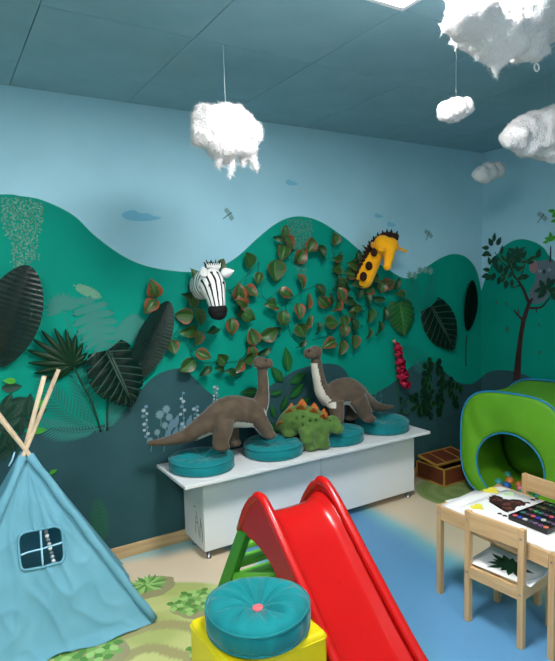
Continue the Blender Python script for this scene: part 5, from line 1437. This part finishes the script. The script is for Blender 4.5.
# pompom string hanging inside the teepee
g = thing('pompom_string', 'string of small grey and white pompoms hanging inside the teepee window', 'garland', win_pt(cx_+.02, cz_-hz)+Vector((0, .05, 0)))
pa, pb = win_pt(cx_+.022, cz_+hz+.02)+Vector((0, .045, 0)), win_pt(cx_+.052, cz_-hz-.03)+Vector((0, .035, 0))
MB().tube([pa, pb], .001, 5).build('string', M_white, g)
pm = [MB().ball((0, 0, 0), .0095, 12, 8).mesh('pompom', mat('pompom_%d' % k, S(*c), .95, .1, bump=.4, bscale=300), True) for k, c in enumerate(((220, 222, 224), (120, 130, 136), (170, 176, 180)))]
for k in range(11):
    o = put('pompom', pm[k % 3], g); o.location = pa.lerp(pb, (k+.5)/11)

# ------------------------------------------------------------------ cotton clouds on threads
M_cot = mat('white_cotton', S(226, 223, 224), 1.0, .02, bump=.6, bscale=110, sss=.5)
M_thread = mat('white_thread', S(210, 220, 222), .6)
def cotton(label, blobs, drips, thread, seed, vox=.009, jit=.014, nf=14000, flen=.024, thr=.00025):
    b0 = blobs[0][0]
    top = Vector(thread[0]); t = thing('cotton_cloud', label, 'decoration', (b0[0], b0[1], b0[2]), 'cotton clouds under the ceiling')
    rp = random.Random(seed+40); puffs = []
    for c, r in blobs:
        for _ in range(9):
            dv = Vector((rp.gauss(0, 1), rp.gauss(0, 1), rp.gauss(0, 1))).normalized()
            puffs.append((tuple(Vector(c)+dv*r*rp.uniform(.62, .82)), r*rp.uniform(.28, .46)))
    pr = [('ball', c, r*.94) for c, r in blobs]+[('ball', c, r) for c, r in puffs]+[('tube', p, r) for p, r in drips]
    o = organic('cotton', pr, vox, M_cot, 9, t, jit*.6, 24.0)
    rnd = random.Random(seed); me = o.data; nv = len(me.vertices); mb = MB()
    for k in range(nf):
        v = me.vertices[rnd.randrange(nv)]; n_ = v.normal
        tg = n_.orthogonal(); tg.rotate(Matrix.Rotation(rnd.uniform(0, 6.28), 3, n_)); L = flen*rnd.uniform(.4, 1.2)
        p0 = v.co-n_*.004; d = (n_*rnd.uniform(.15, .9)+tg).normalized(); s = n_.cross(d).normalized()*.0006
        p1 = p0+d*L*.6; p2 = p0+d*L+tg*L*.2-n_*L*.1
        mb.add([p0-s, p0+s, p1+s, p1-s, p2], [(0, 1, 2, 3), (3, 2, 4)])
    f = mb.build('cotton_fibres', M_cot, t); f['kind'] = 'stuff'
    MB().tube([thread[0], thread[1]], thr, 5).build('thread', M_thread, t)
    return t
cotton('fluffy white cotton cloud with dangling wisps hanging before the back wall', [((1.068, 2.25, 2.26), .098), ((1.145, 2.25, 2.282), .088), ((1.193, 2.25, 2.253), .098), ((1.118, 2.24, 2.201), .088), ((1.022, 2.26, 2.286), .048), ((1.225, 2.24, 2.194), .055), ((1.039, 2.25, 2.232), .066)],
    [([(1.079, 2.24, 2.184), (1.088, 2.24, 2.122), (1.089, 2.24, 2.08)], [.032, .014, .006]), ([(1.159, 2.24, 2.149), (1.152, 2.24, 2.098), (1.143, 2.24, 2.05)], [.02, .010, .006]), ([(1.21, 2.25, 2.169), (1.215, 2.25, 2.1)], [.022, .006]), ([(1.245, 2.24, 2.17), (1.263, 2.24, 2.128), (1.278, 2.24, 2.09)], [.035, .018, .004]), ([(1.125, 2.26, 2.15), (1.121, 2.26, 2.099)], [.015, .006])],
    ((1.136, 2.254, 2.612), (1.136, 2.25, 2.315)), 1, thr=.0011)
t5 = cotton('large white cotton cloud hanging close under the ceiling with a small ring', [((1.449, 1.2, 2.392), .080), ((1.404, 1.2, 2.36), .055), ((1.551, 1.2, 2.36), .10), ((1.679, 1.2, 2.429), .11), ((1.717, 1.2, 2.343), .055), ((1.77, 1.2, 2.34), .042), ((1.828, 1.2, 2.46), .095), ((1.604, 1.22, 2.524), .11), ((1.783, 1.22, 2.58), .11), ((1.981, 1.2, 2.546), .10), ((1.566, 1.2, 2.279), .034), ((1.417, 1.2, 2.454), .06)],
    [([(1.566, 1.2, 2.273), (1.569, 1.2, 2.243), (1.562, 1.2, 2.211)], [.024, .010, .003])], (((1.627, 1.2, 2.467)[0], 1.22, ZC), (1.654, 1.22, 2.481)), 2, .010, .016, 16000, .022)
MB().loop_tube([Vector((1.769, 1.2, 2.284))+Vector((.0125*math.cos(a), 0, .0125*math.sin(a))) for a in [6.2832*k/20 for k in range(20)]], .003, 6).build('ring', M_white, t5, True)
cotton('small oval white cotton cloud next to the large cotton cloud', [((1.899, 1.7, 2.29), .046), ((1.954, 1.7, 2.31), .05), ((2.01, 1.7, 2.321), .042), ((1.929, 1.7, 2.282), .04)], [], (((1.954, 1.7, 2.31)[0], 1.7, ZC), (1.954, 1.7, 2.318)), 3, .007, .008, 6000, .014)
cotton('small greyish white cotton cloud hanging in front of the room corner', [((3.237, 2.6, 2.282), .060), ((3.319, 2.6, 2.301), .066), ((3.404, 2.6, 2.321), .058), ((3.278, 2.6, 2.265), .05)], [], (((3.319, 2.6, 2.315)[0], 2.6, ZC), (3.319, 2.6, 2.315)), 4, .008, .010, 6000, .016)
cotton('big white cotton cloud hanging before the mural tree wall', [((2.428, 1.75, 2.251), .068), ((2.497, 1.75, 2.277), .090), ((2.599, 1.75, 2.293), .115), ((2.747, 1.75, 2.319), .135), ((2.914, 1.75, 2.297), .12), ((2.376, 1.75, 2.227), .040), ((2.412, 1.76, 2.279), .040), ((2.507, 1.74, 2.229), .07), ((2.627, 1.73, 2.224), .075)], [], (((2.656, 1.75, 2.309)[0], 1.75, ZC), (2.655, 1.75, 2.333)), 5, .010, .014, 14000, .022)
